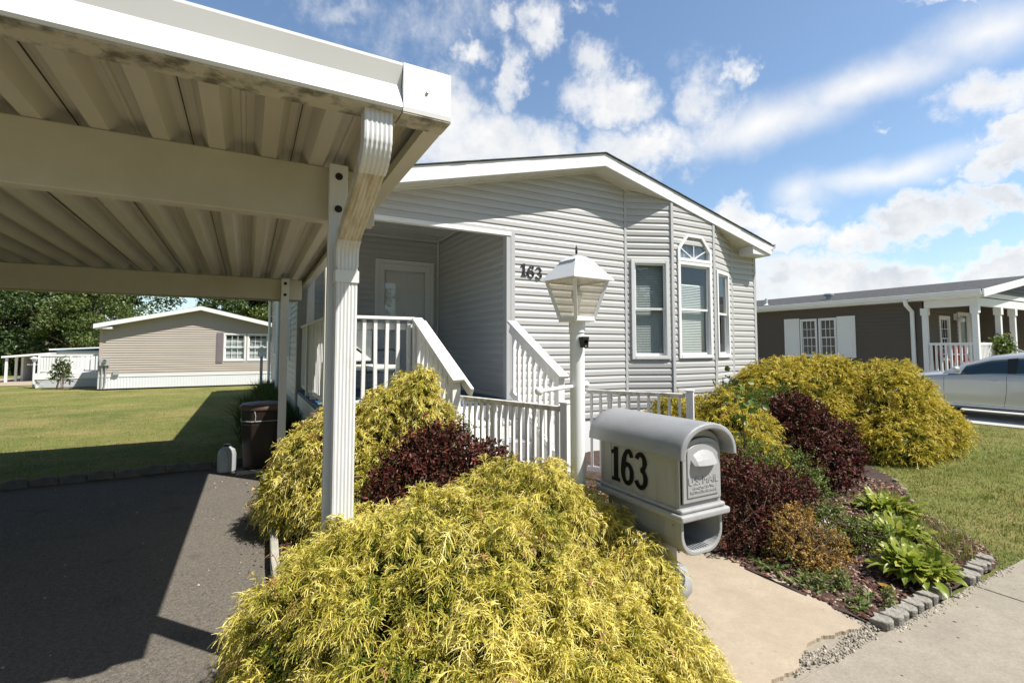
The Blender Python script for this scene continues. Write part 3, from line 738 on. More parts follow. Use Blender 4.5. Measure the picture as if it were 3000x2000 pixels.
def sf(x0, x1, za, zb, ya=1.802, yb=Y1): f.hexa([(x0, ya, zd(ya) + za), (x1, ya, zd(ya) + za), (x1, yb, zd(yb) + za), (x0, yb, zd(yb) + za), (x0, ya, zd(ya) + zb), (x1, ya, zd(ya) + zb), (x1, yb, zd(yb) + zb), (x0, yb, zd(yb) + zb)])
sf(.648, .656, -.026, .155); sf(.585, .648, -.026, -.020); sf(.585, .590, -.020, .02)
f.build('side_fascia', M['carport'], K)
f = MB(); sf(XA, XA + .06, -.026, .155); f.box(XA, .655, Y1, Y1 + .06, 2.23, 2.42); f.build('back_fascia', M['carport'], K)
for y, z0, z1 in ((2.43, 2.11, 2.372), (6.17, 2.066, 2.301)):
    b = MB(); b.box(-5.45, .54, y, y + .075, z0, z1 - .002)
    b.build('beam', M['carport'], K, bevel=.006)
    for px in (.36, -5.2):
        q = MB(); w_ = .042
        q.box(px - w_, px + w_, y - .045, y - .001, .005, z1 + .004)
        po = q.build('post', M['carport_white'], K, bevel=.004)
        q = MB()
        for zz in (z0 + .05, z1 - .055): q.rings([[(px + .0175 * r * math.cos(2 * math.pi * j / 12), yy, zz + .0175 * r * math.sin(2 * math.pi * j / 12)) for j in range(12)] for r, yy in ((1, y - .0445), (1, y - .049), (.55, y - .0495), (.5, y - .056))])
        q.build('bolt', M['bolt'], po)
# downspout with crimped elbows
DX, W2 = .392, .05
def section(k=0.0):
    """(u across, v towards the outside of the bend) fluted rectangle"""
    o = []
    for j in range(13):
        u = -W2 + 2 * W2 * j / 12; o.append((u, .033 if j in (0, 12) else (.0358 if j % 2 else .0326)))
    for j in range(1, 5): o.append((W2, .033 - .066 * j / 5))
    for j in range(13):
        u = W2 - 2 * W2 * j / 12; o.append((u, -.033 if j in (0, 12) else (-.0358 if j % 2 else -.0326)))
    for j in range(1, 5): o.append((-W2, -.033 + .066 * j / 5))
    return o
AN, RB, ZB = R(69), .088, 2.272
path = [(1.752, 2.36), (1.752, ZB)]
for k in range(1, 9): a = AN * k / 8; path.append((1.752 + RB * (1 - math.cos(a)), ZB - RB * math.sin(a)))
e1 = path[-1]; dirv = (math.sin(AN), -math.cos(AN))
tgt = 2.335; Ln = (tgt - RB * (1 - math.cos(AN)) - e1[0]) / dirv[0]
e2 = (e1[0] + dirv[0] * Ln, e1[1] + dirv[1] * Ln)
def sweep(mb, path, scale=1.0, crimp=None):
    rings = []
    for k, (y, z) in enumerate(path):
        a = Vector(path[max(k - 1, 0)]); b = Vector(path[min(k + 1, len(path) - 1)]); t_ = (b - a).normalized()
        nn = Vector((t_.y, -t_.x)); nn = -nn if nn.x > 0 else nn        # outward (towards the camera side, -y)
        sc = scale * (1 + (crimp(k) if crimp else 0))
        rings.append([(DX + u * sc, y + nn.x * v * sc, z + nn.y * v * sc) for u, v in section()])
    mb.rings(rings)
fine = [path[0], path[1]]
for k in range(1, 33): a = AN * k / 32; fine.append((1.752 + RB * (1 - math.cos(a)), ZB - RB * math.sin(a)))
fine.append((e1[0] + dirv[0] * .02, e1[1] + dirv[1] * .02))
dia = MB(); sweep(dia, [(e1[0] + dirv[0] * .018, e1[1] + dirv[1] * .018), (e2[0], e2[1])], .93)
dsp = MB()
low = [(2.335, e2[1] - .12), (2.335, .06)]
sweep(dsp, [(2.335, e2[1] - RB * math.sin(AN) - .02), (2.335, .06)], .93)
dso = dsp.build('downspout', M['downspout'], K, smooth=True)
dia.build('offset_pipe', M['downspout_dirty'], dso, smooth=True, label='grimy brown stained slanted length of downspout')
el = MB(); sweep(el, fine, 1.0, lambda k: .012 * (1 if k % 6 < 3 else -.3) if 5 < k < 33 else .0); el.build('elbow', M['downspout'], dso, smooth=True)
fine2 = [(e2[0] - dirv[0] * .02, e2[1] - dirv[1] * .02)]
for k in range(0, 33):
    a = AN - AN * k / 32; fine2.append((e2[0] + RB * (math.cos(a) - math.cos(AN)), e2[1] - RB * (math.sin(AN) - math.sin(a))))
fine2.append((fine2[-1][0], fine2[-1][1] - .05))
el = MB(); sweep(el, fine2, 1.0, lambda k: .014 * (1 if k % 6 < 3 else -.3) if 1 < k < 32 else .0); el.build('elbow', M['downspout'], dso, smooth=True)
el = MB(); el.box(DX - .052, DX + .052, 2.296, 2.374, fine2[-1][1] - .075, fine2[-1][1] - .02); el.build('strap', M['carport_white'], dso)
t.build('seam', M['bolt'], K)
# ------------------------------------------------------------------ lamp post
LX, LY = 1.50, 2.045
LP = thing('lamp_post', 'white post lantern with yellowed panes standing among the shrubs before the grey house', 'lamp post', (LX, LY, 0))
t = MB(); t.lathe([(.0381, 0), (.0381, 1.605)], (LX, LY, 0), 28); t.lathe([(.0425, 1.582), (.0425, 1.638), (.036, 1.64)], (LX, LY, 0), 28)
t.build('pole', M['lamp_white'], LP, smooth=True)
A0 = R(-28.6 - 90 - 11)          # a corner points almost at the street
def sq(r, z, n=4): return [(LX + r * math.cos(A0 + 2 * math.pi * k / n), LY + r * math.sin(A0 + 2 * math.pi * k / n), z) for k in range(n)]
t = MB(); t.rings([sq(.192, 1.848), sq(.193, 1.852), sq(.085, 1.953), sq(.075, 1.953), sq(.18, 1.850)])
t.build('lantern_roof', M['lamp_white'], LP)
t = MB(); t.rings([sq(.094, 1.948), sq(.095, 1.953), sq(.05, 1.976), sq(.012, 1.986)]); t.build('lantern_cap', M['lamp_white'], LP)
t = MB(); t.lathe([(.010, 1.982), (.006, 1.990), (.004, 1.994), (.006, 2.0), (.0065, 2.012), (.004, 2.02), (.0055, 2.026), (.0025, 2.034), (.001, 2.042)], (LX, LY, 0), 10)
t.rings([sq(.083, 1.9535), sq(.083, 1.9475)]); t.build('finial', M['black_metal'], LP)
t = MB(); lo = sq(.088, 1.652); hi = sq(.158, 1.850)
for k in range(4):
    k2 = (k + 1) % 4; a0, a1, b0, b1 = [Vector(q) for q in (lo[k], lo[k2], hi[k], hi[k2])]
    t.beam(a0, b0, .017, .017, up=(math.cos(A0 + k * math.pi / 2), math.sin(A0 + k * math.pi / 2), 0)); t.beam(a0, a1, .016, .022); t.beam(b0, b1, .012, .014)
t.rings([sq(.095, 1.636), sq(.095, 1.650)])
t.build('lantern_frame', M['lamp_white'], LP)
for k in range(4):
    k2 = (k + 1) % 4; t = MB(); e = .004
    q = [Vector(p) for p in (lo[k], lo[k2], hi[k2], hi[k])]; c = sum(q, Vector()) / 4
    q = [p + (Vector((LX, LY, p.z)) - p) * .05 for p in q]
    t.face(q); t.build('pane', M['lamp_pane'], LP, recalc=False)
t = MB(); t.lathe([(.016, 1.65), (.016, 1.73), (.02, 1.735), (.03, 1.775), (.026, 1.80), (.001, 1.815)], (LX, LY, 0), 14); t.build('bulb', M['lamp_white'], LP, smooth=True)
ba = Vector((1.166, 1.882, 1.305)); bb = Vector((1.61, 2.118, 1.305))
t = MB(); t.tube([ba, bb], .0098, 12); t.build('ladder_bar', M['lamp_white'], LP, smooth=True)
for p in (ba, bb):
    t = MB(); t.ball(p, .0195); t.build('bar_knob', M['lamp_white'], LP, smooth=True)
# motion camera on the pole
CA = thing('security_camera', 'small black camera box fixed to the white lamp pole', 'camera', (1.525, 2.0, 1.50))
ca = Fr(1.503, 2.005, -6)
t = MB(); t.hexa([ca.p(-.017, .008, 1.503), ca.p(.017, .008, 1.503), ca.p(.017, .032, 1.503), ca.p(-.017, .032, 1.503), ca.p(-.020, -.005, 1.558), ca.p(.020, -.005, 1.558), ca.p(.020, .038, 1.560), ca.p(-.020, .038, 1.560)])
t.build('body', M['black_metal'], CA, bevel=.003)
t = MB(); t.rings([[ca.p(r * math.cos(2 * math.pi * j / 14), d, 1.533 + r * math.sin(2 * math.pi * j / 14)) for j in range(14)] for r, d in ((.0105, .033), (.0105, .040), (.008, .040), (.006, .036))]); t.build('lens', M['pane_dark'], CA)
t = MB(); t.ball(ca.p(0, .035, 1.511), .0025); t.build('sensor', M['white'], CA)

# ------------------------------------------------------------------ mailbox (faces the street)
MX, MY = 1.744, 1.475
MBX = thing('mailbox', 'grey plastic roadside mailbox with black 163 on its side and an open paper slot', 'mailbox', (MX, 1.72, 0))
def arch(hw, zs, za, n=14):
    r = [( -hw * math.cos(math.pi * k / n), zs + (za - zs) * math.sin(math.pi * k / n) ** .85) for k in range(n + 1)]
    return r
def ext_y(mb, poly, y0, y1): mb.ext(poly, lambda u, w_, a: (MX + u, a, w_), y0, y1)
t = MB(); body = [(-.128, .79)] + arch(.128, 1.03, 1.118) + [(.128, .79)]
ext_y(t, body, MY + .012, MY + .53); 
for s in (-1, 1):
    for y in (MY + .03, MY + .445): t.box(MX + s * .1285 - .003, MX + s * .1285 + .003, y, y + .05, .80, 1.05)
t.build('body', M['mailbox'], MBX, bevel=.010, seg=3)
# roof shell with rolled front edge
t = MB(); rings = []
outer = arch(.172, 1.008, 1.150, 20); inner = arch(.150, 1.010, 1.128, 20)
def rprof(y, g=0.0):
    o = [(u * (1 + g), z + g * .12) for u, z in outer]; i = [(u * (1 - g * .5), z - g * .1) for u, z in inner]
    return [(MX + u, y, z) for u, z in o] + [(MX + u, y, z) for u, z in reversed(i)]
t.rings([rprof(y, g_) for y, g_ in ((MY - .045, -.03), (MY - .040, .02), (MY - .02, .035), (MY + .01, .02), (MY + .53, .02), (MY + .56, .03), (MY + .575, -.02))])
t.build('roof', M['mail_roof'], MBX, smooth=True, bevel=.006, seg=3)
# trim ledge
t = MB(); t.box(MX - .152, MX + .152, MY - .022, MY + .545, .745, .775); t.box(MX - .138, MX + .138, MY - .008, MY + .535, .775, .795)
t.build('ledge', M['mailbox'], MBX, bevel=.013, seg=4)
FM = Fr(MX, MY + .012)
def door_poly(i): return [(-.118 + i, .815 + i), (.118 - i, .815 + i)] + [(-u, z) for u, z in arch(.118 - i, 1.02, 1.085 - i, 14)]
t = MB(); t.ext(door_poly(-.004), lambda u, w_, a: FM.p(u, a, w_), 0.0005, .0025); t.build('door_gap', M['brown_plastic'], MBX)
t = MB(); t.ext(door_poly(0), lambda u, w_, a: FM.p(u, a, w_), 0.003, .012); do = t.build('door', M['mailbox'], MBX, bevel=.004, seg=3)
t = MB(); t.ext(door_poly(.022), lambda u, w_, a: FM.p(u, a, w_), .010, .017); t.build('door_panel', M['mailbox'], do, bevel=.004, seg=3)
t = MB()
hp = [(-.080, .978), (-.076, .998), (-.060, 1.018), (-.03, 1.032), (0, 1.036), (.03, 1.032), (.060, 1.018), (.076, .998), (.080, .978)]
hood = [[FM.p(u * (1 - .06 * f), .016 + .040 * f * math.sqrt(max(0, 1 - (u / .0805) ** 2)) ** .7, .974 + (z - .974) * (1 - f) ** .8) for u, z in hp] for f in (0, .35, .7, 1)]
t.rings(hood, cap=False, closed=False); t.face([FM.p(u, .016, .9735) for u, z in hp[::-1]] + hood[-1])
t.build('door_handle', M['mailbox'], do, bevel=.003)
def letters(body_, size, s, z, parent, d=.0165, m='mailbox'):
    cu = bpy.data.curves.new('lettering', 'FONT'); cu.body = body_; cu.size = size; cu.align_x = 'CENTER'; cu.extrude = .0022; cu.bevel_depth = .0008
    ob = bpy.data.objects.new('lettering', cu); COL.objects.link(ob)
    bpy.context.view_layer.update()
    me = bpy.data.meshes.new_from_object(ob.evaluated_get(bpy.context.evaluated_depsgraph_get()))
    COL.objects.unlink(ob); bpy.data.objects.remove(ob); bpy.data.curves.remove(cu)
    mt = Matrix(((1, 0, 0, s), (0, 0, -1, -d), (0, 1, 0, z), (0, 0, 0, 1)))
    me.transform(Matrix.Translation(FM.o - wloc(parent)) @ mt); me.materials.clear(); me.materials.append(M[m])
    o = bpy.data.objects.new('lettering', me); COL.objects.link(o); o.parent = parent; return o
letters('U.S. MAIL', .046, 0, .892, do); letters('APPROVED BY THE', .0155, 0, .872, do); letters('POSTMASTER GENERAL', .0155, 0, .855, do)
# black 163 on the left side
FS = Fr(MX - .1315, MY + .535, -90)
for ch, s in (('1', .082), ('6', .165), ('3', .258)):
    t = MB(); digit(t, FS, ch, s, .822, .084, .164, .0, .0012, bold=.17, slab=True); t.build('numeral', M['black'], MBX)
# paper tube
def ushape(hw, z0, z1, r, n=8):
    return [(-hw, z1)] + [(-hw + r - r * math.cos(math.pi / 2 * k / n), z0 + r - r * math.sin(math.pi / 2 * k / n)) for k in range(n + 1)] + [(hw - r + r * math.sin(math.pi / 2 * k / n), z0 + r - r * math.cos(math.pi / 2 * k / n)) for k in range(n + 1)] + [(hw, z1)]
t = MB(); o_ = ushape(.128, .590, .75, .090); i_ = ushape(.112, .607, .75, .080)
pr = lambda y, g: [(MX + u * g, y, z) for u, z in o_] + [(MX + u, y, z) for u, z in reversed(i_)]
t.rings([pr(MY + .005, 1.0), pr(MY + .10, 1.0), pr(MY + .104, .975), pr(MY + .48, .96)]); t.face([(MX + u, MY + .47, z) for u, z in i_])
t.build('paper_slot', M['mailbox'], MBX, bevel=.004, seg=2)
t = MB()
for k in range(9): t.box(MX - .07 + k * .0155, MX - .064 + k * .0155, MY + .02, MY + .45, .606, .613)
t.ball((MX - .1285, MY + .05, .715), .008, sc=(.4, 1, 1))
t.build('slot_ribs', M['mail_roof'], MBX)
t = MB(); t.lathe([(.055, -.06), (.06, .17), (.082, .185), (.094, .225), (.090, .265), (.07, .295), (.07, .31), (.112, .325), (.134, .36), (.134, .405), (.115, .44), (.07, .455), (.065, .63)], (MX, 1.72, 0), 28)
t.build('post', M['mailbox'], MBX, smooth=True)
for c_ in MBX.children: c_.location.z += .028

# ------------------------------------------------------------------ low railings by the steps
def low_fence(p0, p1, label, nb, thick):
    p0 = Vector(p0); p1 = Vector(p1); T_ = thing('low_railing', label, 'railing', (p0.x, p0.y, 0), 'low white railings by the garden path')
    d = (p1 - p0); u = d.normalized()
    t = MB(); t.beam((p0.x, p0.y, 1.008), (p1.x, p1.y, 1.008), .052, .042); t.build('handrail', M['weathered_rail'], T_, bevel=.006)
    t = MB(); t.beam((p0.x, p0.y, .14), (p1.x, p1.y, .14), .04, .05); t.build('bottom_rail', M['white_wood'], T_)
    for k in range(nb):
        q = p0.lerp(p1, (k + .5) / nb)
        t = MB()
        if k in thick:
            for a, b, w_ in ((.165, .30, .05), (.30, .92, .043), (.92, .95, .056), (.95, .986, .04)): t.beam((q.x, q.y, a), (q.x, q.y, b), w_, w_, up=tuple(u))
        else:
            t.beam((q.x, q.y, .165), (q.x, q.y, .95), .026, .026, up=tuple(u)); t.beam((q.x, q.y, .95), (q.x, q.y, .987), .034, .02, up=tuple(u))
        t.build('baluster', M['white_wood'], T_)
    q = p1 + u * .05; t = MB(); t.beam((q.x, q.y, 0), (q.x, q.y, 1.055), .072, .072, up=tuple(u)); t.beam((q.x, q.y, 1.055), (q.x, q.y, 1.068), .086, .086, up=tuple(u)); t.build('newel_post', M['white'], T_, bevel=.004)
low_fence((1.835, 4.66, 0), (2.255, 3.30, 0), 'low white railing with a mossy top rail on the left side of the path', 17, (7,))
low_fence((3.435, 4.50, 0), (4.02, 3.60, 0), 'low white railing right of the lamp post, in front of the bay window', 10, (2,))

# ------------------------------------------------------------------ foliage builders
RNG = np.random.default_rng(11)
def unit(a): return a / np.maximum(np.linalg.norm(a, axis=-1, keepdims=True), 1e-9)
def ribbons(P, W, Sd, T):
    """P (N,K,3) W (N,K) Sd (N,K,3) T (N,K) -> verts, quads, tint"""
    N, K, _ = P.shape
    V = np.stack([P - Sd * W[..., None] / 2, P + Sd * W[..., None] / 2], 2).reshape(-1, 3)
    i = (np.arange(N)[:, None] * K + np.arange(K - 1)[None]) * 2
    F = np.stack([i, i + 1, i + 3, i + 2], -1).reshape(-1, 4)
    return V, F, np.repeat(T.reshape(-1), 2)
def join(parts):
    V = []; F = []; T = []; n = 0
    for v, f, t in parts: V.append(v); F.append(f + n); T.append(t); n += len(v)
    return np.concatenate(V), np.concatenate(F), np.concatenate(T)
def on_lobes(lobes, n, zmin=.04, shell=1.0, down=-.35):
    L = np.array(lobes, float); ar = (L[:, 3] * L[:, 4] + L[:, 3] * L[:, 5] + L[:, 4] * L[:, 5]); out = []; nor = []; got = 0
    while got < n:
        k = RNG.choice(len(L), n * 2, p=ar / ar.sum()); d = unit(RNG.normal(size=(n * 2, 3))); ok = d[:, 2] > down
        c = L[k, :3]; r = L[k, 3:6]; q = c + d * r * shell * RNG.uniform(.90, 1.06, (len(k), 1)); nn = unit(d / r)
        ok &= q[:, 2] > zmin
        for j in range(len(L)):
            e = np.linalg.norm((q - L[j, :3]) / L[j, 3:6], axis=1); ok &= (e > .88 * shell) | (k == j)
        out.append(q[ok]); nor.append(nn[ok]); got += ok.sum()
    return np.concatenate(out)[:n], np.concatenate(nor)[:n]
def thread_sprays(lobes, n, Lr, w, ntw, shell=1.0, bias=0.0, K=7, kt=4, droop=.9, up=.45, spread=.40, hang=1.0, boughs=26, bsize=.05):
    p, nn = on_lobes(lobes, n, shell=shell)
    clump = np.sin(p @ np.array([[9., 5, 3], [-4, 8, 6], [5, -6, 9]]).T * 1.3).sum(1) / 3
    nb = min(n, max(12, int(boughs * len(lobes)))); bi = RNG.choice(n, nb, replace=False); bc = p[bi]        # boughs: each spray belongs to one and leans out of it
    dist = np.linalg.norm(p[:, None] - bc[None], axis=2); kb = dist.argmin(1); db = dist[np.arange(n), kb]; rb = np.percentile(db, 85) + 1e-6
    off = p - bc[kb]; off = off - nn * (off * nn).sum(1, keepdims=True); away = off / (rb + np.linalg.norm(off, axis=1, keepdims=True))
    bump_ = RNG.normal(0, .35, nb)[kb]
    p = p + nn * (bsize * (.55 - 1.5 * np.minimum(db / rb, 1.25) ** 2 + bump_))[:, None]; tb_ = RNG.normal(0, .09, nb)[kb]
    Ls = RNG.uniform(Lr[0], Lr[1], n) * (1 + .25 * clump); d = unit(nn * .75 + away * .8 + np.array([0, 0, up]) + RNG.normal(size=(n, 3)) * spread)
    tt = np.linspace(0, 1, K)[None, :, None]; g = np.array([0, 0, -1.0])
    p0 = p - d * Ls[:, None] * .55
    P = p0[:, None] + d[:, None] * (Ls[:, None, None] * tt) + g * (Ls[:, None, None] * droop * RNG.uniform(.5, 1.25, (n, 1, 1)) * tt ** 2.2)
    tan = unit(np.gradient(P, axis=1)); side = unit(np.cross(tan, nn[:, None] + RNG.normal(size=(n, 1, 3)) * .5))
    tn = RNG.normal(0, .10, n) + .08 * clump + tb_ + bias
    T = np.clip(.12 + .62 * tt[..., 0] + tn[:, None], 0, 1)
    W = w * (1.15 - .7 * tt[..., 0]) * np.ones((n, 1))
    parts = [ribbons(P, W, side, T)]
    a = RNG.uniform(.22, .98, (n, ntw)); a.sort(1); fi = a * (K - 1); i0 = np.clip(fi.astype(int), 0, K - 2); fr_ = (fi - i0)[..., None]; ar = np.arange(n)[:, None]
    B = P[ar, i0] * (1 - fr_) + P[ar, i0 + 1] * fr_; tb = tan[ar, i0]; sb = side[ar, i0] * np.where(np.arange(ntw) % 2, 1, -1)[None, :, None]
    dl = unit(tb * .62 + sb * .78 + RNG.normal(size=(n, ntw, 3)) * .28 + nn[:, None] * .1); ln = (Ls[:, None] * RNG.uniform(.12, .34, (n, ntw)) * (1.2 - .7 * a))
    t2 = np.linspace(0, 1, kt)[None, None, :, None]
    Q = B[:, :, None] + dl[:, :, None] * ln[..., None, None] * t2 + g * ln[..., None, None] * .55 * hang * t2 ** 2
    Q = Q.reshape(n * ntw, kt, 3); tq = unit(np.gradient(Q, axis=1)); sq_ = unit(np.cross(tq, RNG.normal(size=(n * ntw, 1, 3)) + np.repeat(nn, ntw, 0)[:, None] * .7))
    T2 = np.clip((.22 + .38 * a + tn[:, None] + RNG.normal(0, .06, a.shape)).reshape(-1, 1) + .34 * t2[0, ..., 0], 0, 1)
    W2 = w * .85 * (1.0 - .55 * t2[0, ..., 0]) * np.ones((n * ntw, 1))
    parts.append(ribbons(Q, W2, sq_, T2))
    return parts
def stems(lobes, base, n, m, parent, rad=.012):
    mb = MB()
    for k in range(n):
        l = lobes[k % len(lobes)]; d = RNG.normal(size=3); d[2] = abs(d[2]) + .3; d /= np.linalg.norm(d)
        e = Vector((l[0] + d[0] * l[3] * .8, l[1] + d[1] * l[4] * .8, l[2] + d[2] * l[5] * .8)); b = Vector((base[0] + random.uniform(-.12, .12), base[1] + random.uniform(-.12, .12), 0))
        mid = b.lerp(e, .5) + Vector((random.uniform(-.06, .06), random.uniform(-.06, .06), .08))
        mb.tube([b, mid, e], [rad, rad * .7, rad * .3], 5)
    return mb.build('branches', M['twig'], parent, recalc=False)
def golden_shrub(label, lobes, base, n, Lr, w, ntw, mname='thread', bias=0.0, group=None, **kw):
    T_ = thing('golden_shrub', label, 'shrub', (base[0], base[1], 0), group)
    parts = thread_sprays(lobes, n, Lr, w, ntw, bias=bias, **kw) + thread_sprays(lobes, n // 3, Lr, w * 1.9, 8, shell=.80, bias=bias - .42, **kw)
    V, F, T = join(parts); keep = V[:, 2] < .012; V[keep, 2] = .012
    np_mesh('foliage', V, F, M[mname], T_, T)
    stems(lobes, base, 26, M['twig'], T_)
    kw2 = dict(kw); V, F, T = join(thread_sprays(lobes, max(40, n // 60), Lr, w, ntw // 2, bias=-.1, **kw2)); V[:, 2] = np.maximum(V[:, 2], .012)
    np_mesh('dead_sprays', V, F, M['twig_rust'], T_, T)
    return T_
def leaf_quads(C, D, N_, L, Wd, T):
    """pointed leaf: two quads folded along the rib"""
    S_ = unit(np.cross(D, N_)); n = len(C); L = L[:, None]; Wd = Wd[:, None]; N_ = unit(np.cross(S_, D))
    a = C; m = C + D * L * .55 + N_ * L * .03; tip = C + D * L - N_ * L * .06
    l1 = C + D * L * .32 + S_ * Wd * .5 + N_ * Wd * .18; l2 = C + D * L * .72 + S_ * Wd * .36 + N_ * Wd * .1
    r1 = C + D * L * .32 - S_ * Wd * .5 + N_ * Wd * .18; r2 = C + D * L * .72 - S_ * Wd * .36 + N_ * Wd * .1
    V = np.stack([a, l1, l2, tip, r2, r1], 1).reshape(-1, 3); i = np.arange(n)[:, None] * 6
    F = np.concatenate([i + np.array([[0, 1, 2, 3]]), i + np.array([[0, 3, 4, 5]])]); return V, F, np.repeat(T, 6)
def leafy_shrub(name, label, cat, lobes, base, ntw, nleaf, leaf, m, twig_len=(.12, .3), fill=.5, group=None, tmu=.45, upb=.5, stems_n=22, rad=.008):
    T_ = thing(name, label, cat, (base[0], base[1], 0), group)
    p, nn = on_lobes(lobes, ntw, zmin=.05)
    ins = RNG.random(ntw) < fill
    p2 = p.copy(); c = np.array(lobes)[RNG.integers(len(lobes), size=ntw), :3]
    d = unit(nn * .6 + np.array([0, 0, upb]) + RNG.normal(size=p.shape) * .45); Ls = RNG.uniform(*twig_len, ntw); Ls = np.where(RNG.random(ntw) < .07, Ls * 1.9, Ls)
    p0 = p - d * Ls[:, None] * np.where(ins, 1.25, .65)[:, None]
    tt = np.linspace(0, 1, 5)[None, :, None]
    P = p0[:, None] + d[:, None] * Ls[:, None, None] * tt + np.array([0, 0, -1.]) * Ls[:, None, None] * .25 * tt ** 2
    tan = unit(np.gradient(P, axis=1)); sd = unit(np.cross(tan, RNG.normal(size=(ntw, 1, 3))))
    V, F, T = ribbons(P, np.full((ntw, 5), .0035), sd, np.full((ntw, 5), .1)); np_mesh('twigs', V, F, M['twig'], T_)
    k = np.repeat(np.arange(ntw), nleaf); a = RNG.uniform(.1, 1.0, len(k)); fi = a * 4; i0 = np.clip(fi.astype(int), 0, 3); f_ = (fi - i0)[:, None]
    C = P[k, i0] * (1 - f_) + P[k, i0 + 1] * f_; D = unit(tan[k, i0] * .5 + RNG.normal(size=(len(k), 3)) * .7); N_ = unit(RNG.normal(size=(len(k), 3)) * .7 + np.array([0, 0, .7]) + nn[k] * .4)
    L = RNG.uniform(.7, 1.25, len(k)) * leaf[0]; T = np.clip(RNG.normal(tmu, .22, len(k)) + .25 * (a - .5) + RNG.normal(0, .12, ntw)[k], 0, 1)
    V, F, T = leaf_quads(C, D, N_, L, L * leaf[1], T); V[:, 2] = np.maximum(V[:, 2], .01); np_mesh('foliage', V, F, M[m], T_, T)
    stems(lobes, base, stems_n, M['twig'], T_, rad)
    return T_

# foreground golden thread cypress
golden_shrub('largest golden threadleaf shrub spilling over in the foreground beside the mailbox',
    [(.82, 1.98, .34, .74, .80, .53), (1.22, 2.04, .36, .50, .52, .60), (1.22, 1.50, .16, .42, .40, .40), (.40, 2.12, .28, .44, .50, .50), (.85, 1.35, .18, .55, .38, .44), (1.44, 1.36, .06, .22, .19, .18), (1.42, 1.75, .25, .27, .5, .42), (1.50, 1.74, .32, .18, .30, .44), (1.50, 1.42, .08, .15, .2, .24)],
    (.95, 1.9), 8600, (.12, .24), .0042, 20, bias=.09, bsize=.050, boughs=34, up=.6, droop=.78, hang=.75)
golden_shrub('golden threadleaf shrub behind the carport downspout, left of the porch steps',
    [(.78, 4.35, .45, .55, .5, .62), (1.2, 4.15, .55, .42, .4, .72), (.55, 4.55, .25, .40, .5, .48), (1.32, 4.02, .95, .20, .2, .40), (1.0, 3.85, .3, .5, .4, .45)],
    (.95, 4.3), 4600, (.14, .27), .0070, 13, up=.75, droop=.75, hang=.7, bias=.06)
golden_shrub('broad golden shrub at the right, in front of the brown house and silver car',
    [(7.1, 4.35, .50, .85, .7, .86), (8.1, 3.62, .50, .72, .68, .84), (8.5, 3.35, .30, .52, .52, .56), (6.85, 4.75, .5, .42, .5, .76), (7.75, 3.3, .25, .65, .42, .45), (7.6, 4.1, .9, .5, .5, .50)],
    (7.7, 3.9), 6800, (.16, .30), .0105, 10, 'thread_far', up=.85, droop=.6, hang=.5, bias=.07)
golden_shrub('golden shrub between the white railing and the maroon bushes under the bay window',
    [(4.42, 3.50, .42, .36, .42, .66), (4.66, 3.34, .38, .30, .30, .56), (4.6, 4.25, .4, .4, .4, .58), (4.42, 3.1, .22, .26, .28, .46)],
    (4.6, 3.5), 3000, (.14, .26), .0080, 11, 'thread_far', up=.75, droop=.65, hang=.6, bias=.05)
leafy_shrub('maroon_shrub', 'dark maroon small leaved shrub between the carport post and the white steps', 'shrub',
    [(1.22, 3.38, .46, .44, .40, .50), (1.52, 3.18, .42, .27, .3, .42), (.98, 3.24, .40, .30, .35, .40)], (1.25, 3.3), 1250, 22, (.026, .55), 'barberry', tmu=.48)
leafy_shrub('maroon_shrub', 'tall maroon shrub in front of the broad golden shrub at the right', 'shrub',
    [(5.46, 3.33, .47, .42, .40, .53), (5.70, 3.08, .34, .32, .3, .42), (5.26, 3.02, .30, .30, .30, .36)], (5.45, 3.2), 1050, 20, (.032, .55), 'barberry', tmu=.47)
leafy_shrub('maroon_shrub', 'low wide maroon shrub directly right of the mailbox', 'shrub',
    [(3.30, 2.55, .26, .36, .34, .44), (3.62, 2.50, .22, .36, .32, .36), (3.05, 2.75, .25, .26, .3, .38), (3.95, 2.55, .2, .30, .28, .30)], (3.4, 2.55), 1250, 21, (.022, .55), 'barberry', tmu=.48)
leafy_shrub('green_shrub', 'small green leaved shrub behind the tall maroon shrub', 'shrub',
    [(6.1, 3.95, .5, .55, .35, .52), (5.6, 4.1, .45, .4, .35, .48)], (5.9, 4.0), 500, 18, (.034, .5), 'boxwood', tmu=.6)
leafy_shrub('green_shrub', 'dark green shrub at the foot of the right bay window corner', 'shrub',
    [(6.6, 4.95, .45, .5, .3, .60), (7.1, 5.1, .4, .4, .25, .55)], (6.8, 5.0), 400, 18, (.036, .5), 'boxwood', tmu=.35)
leafy_shrub('green_shrub', 'small dark green shrub at the foot of the left stair post', 'shrub',
    [(1.62, 4.05, .35, .18, .18, .62)], (1.62, 4.05), 220, 16, (.024, .4), 'boxwood', tmu=.4)
leafy_shrub('olive_shrub', 'olive green shrub tucked between the two right maroon shrubs', 'shrub',
    [(4.35, 2.75, .25, .36, .3, .36), (4.0, 2.95, .3, .3, .3, .40)], (4.2, 2.8), 500, 20, (.022, .45), 'boxwood', tmu=.75)
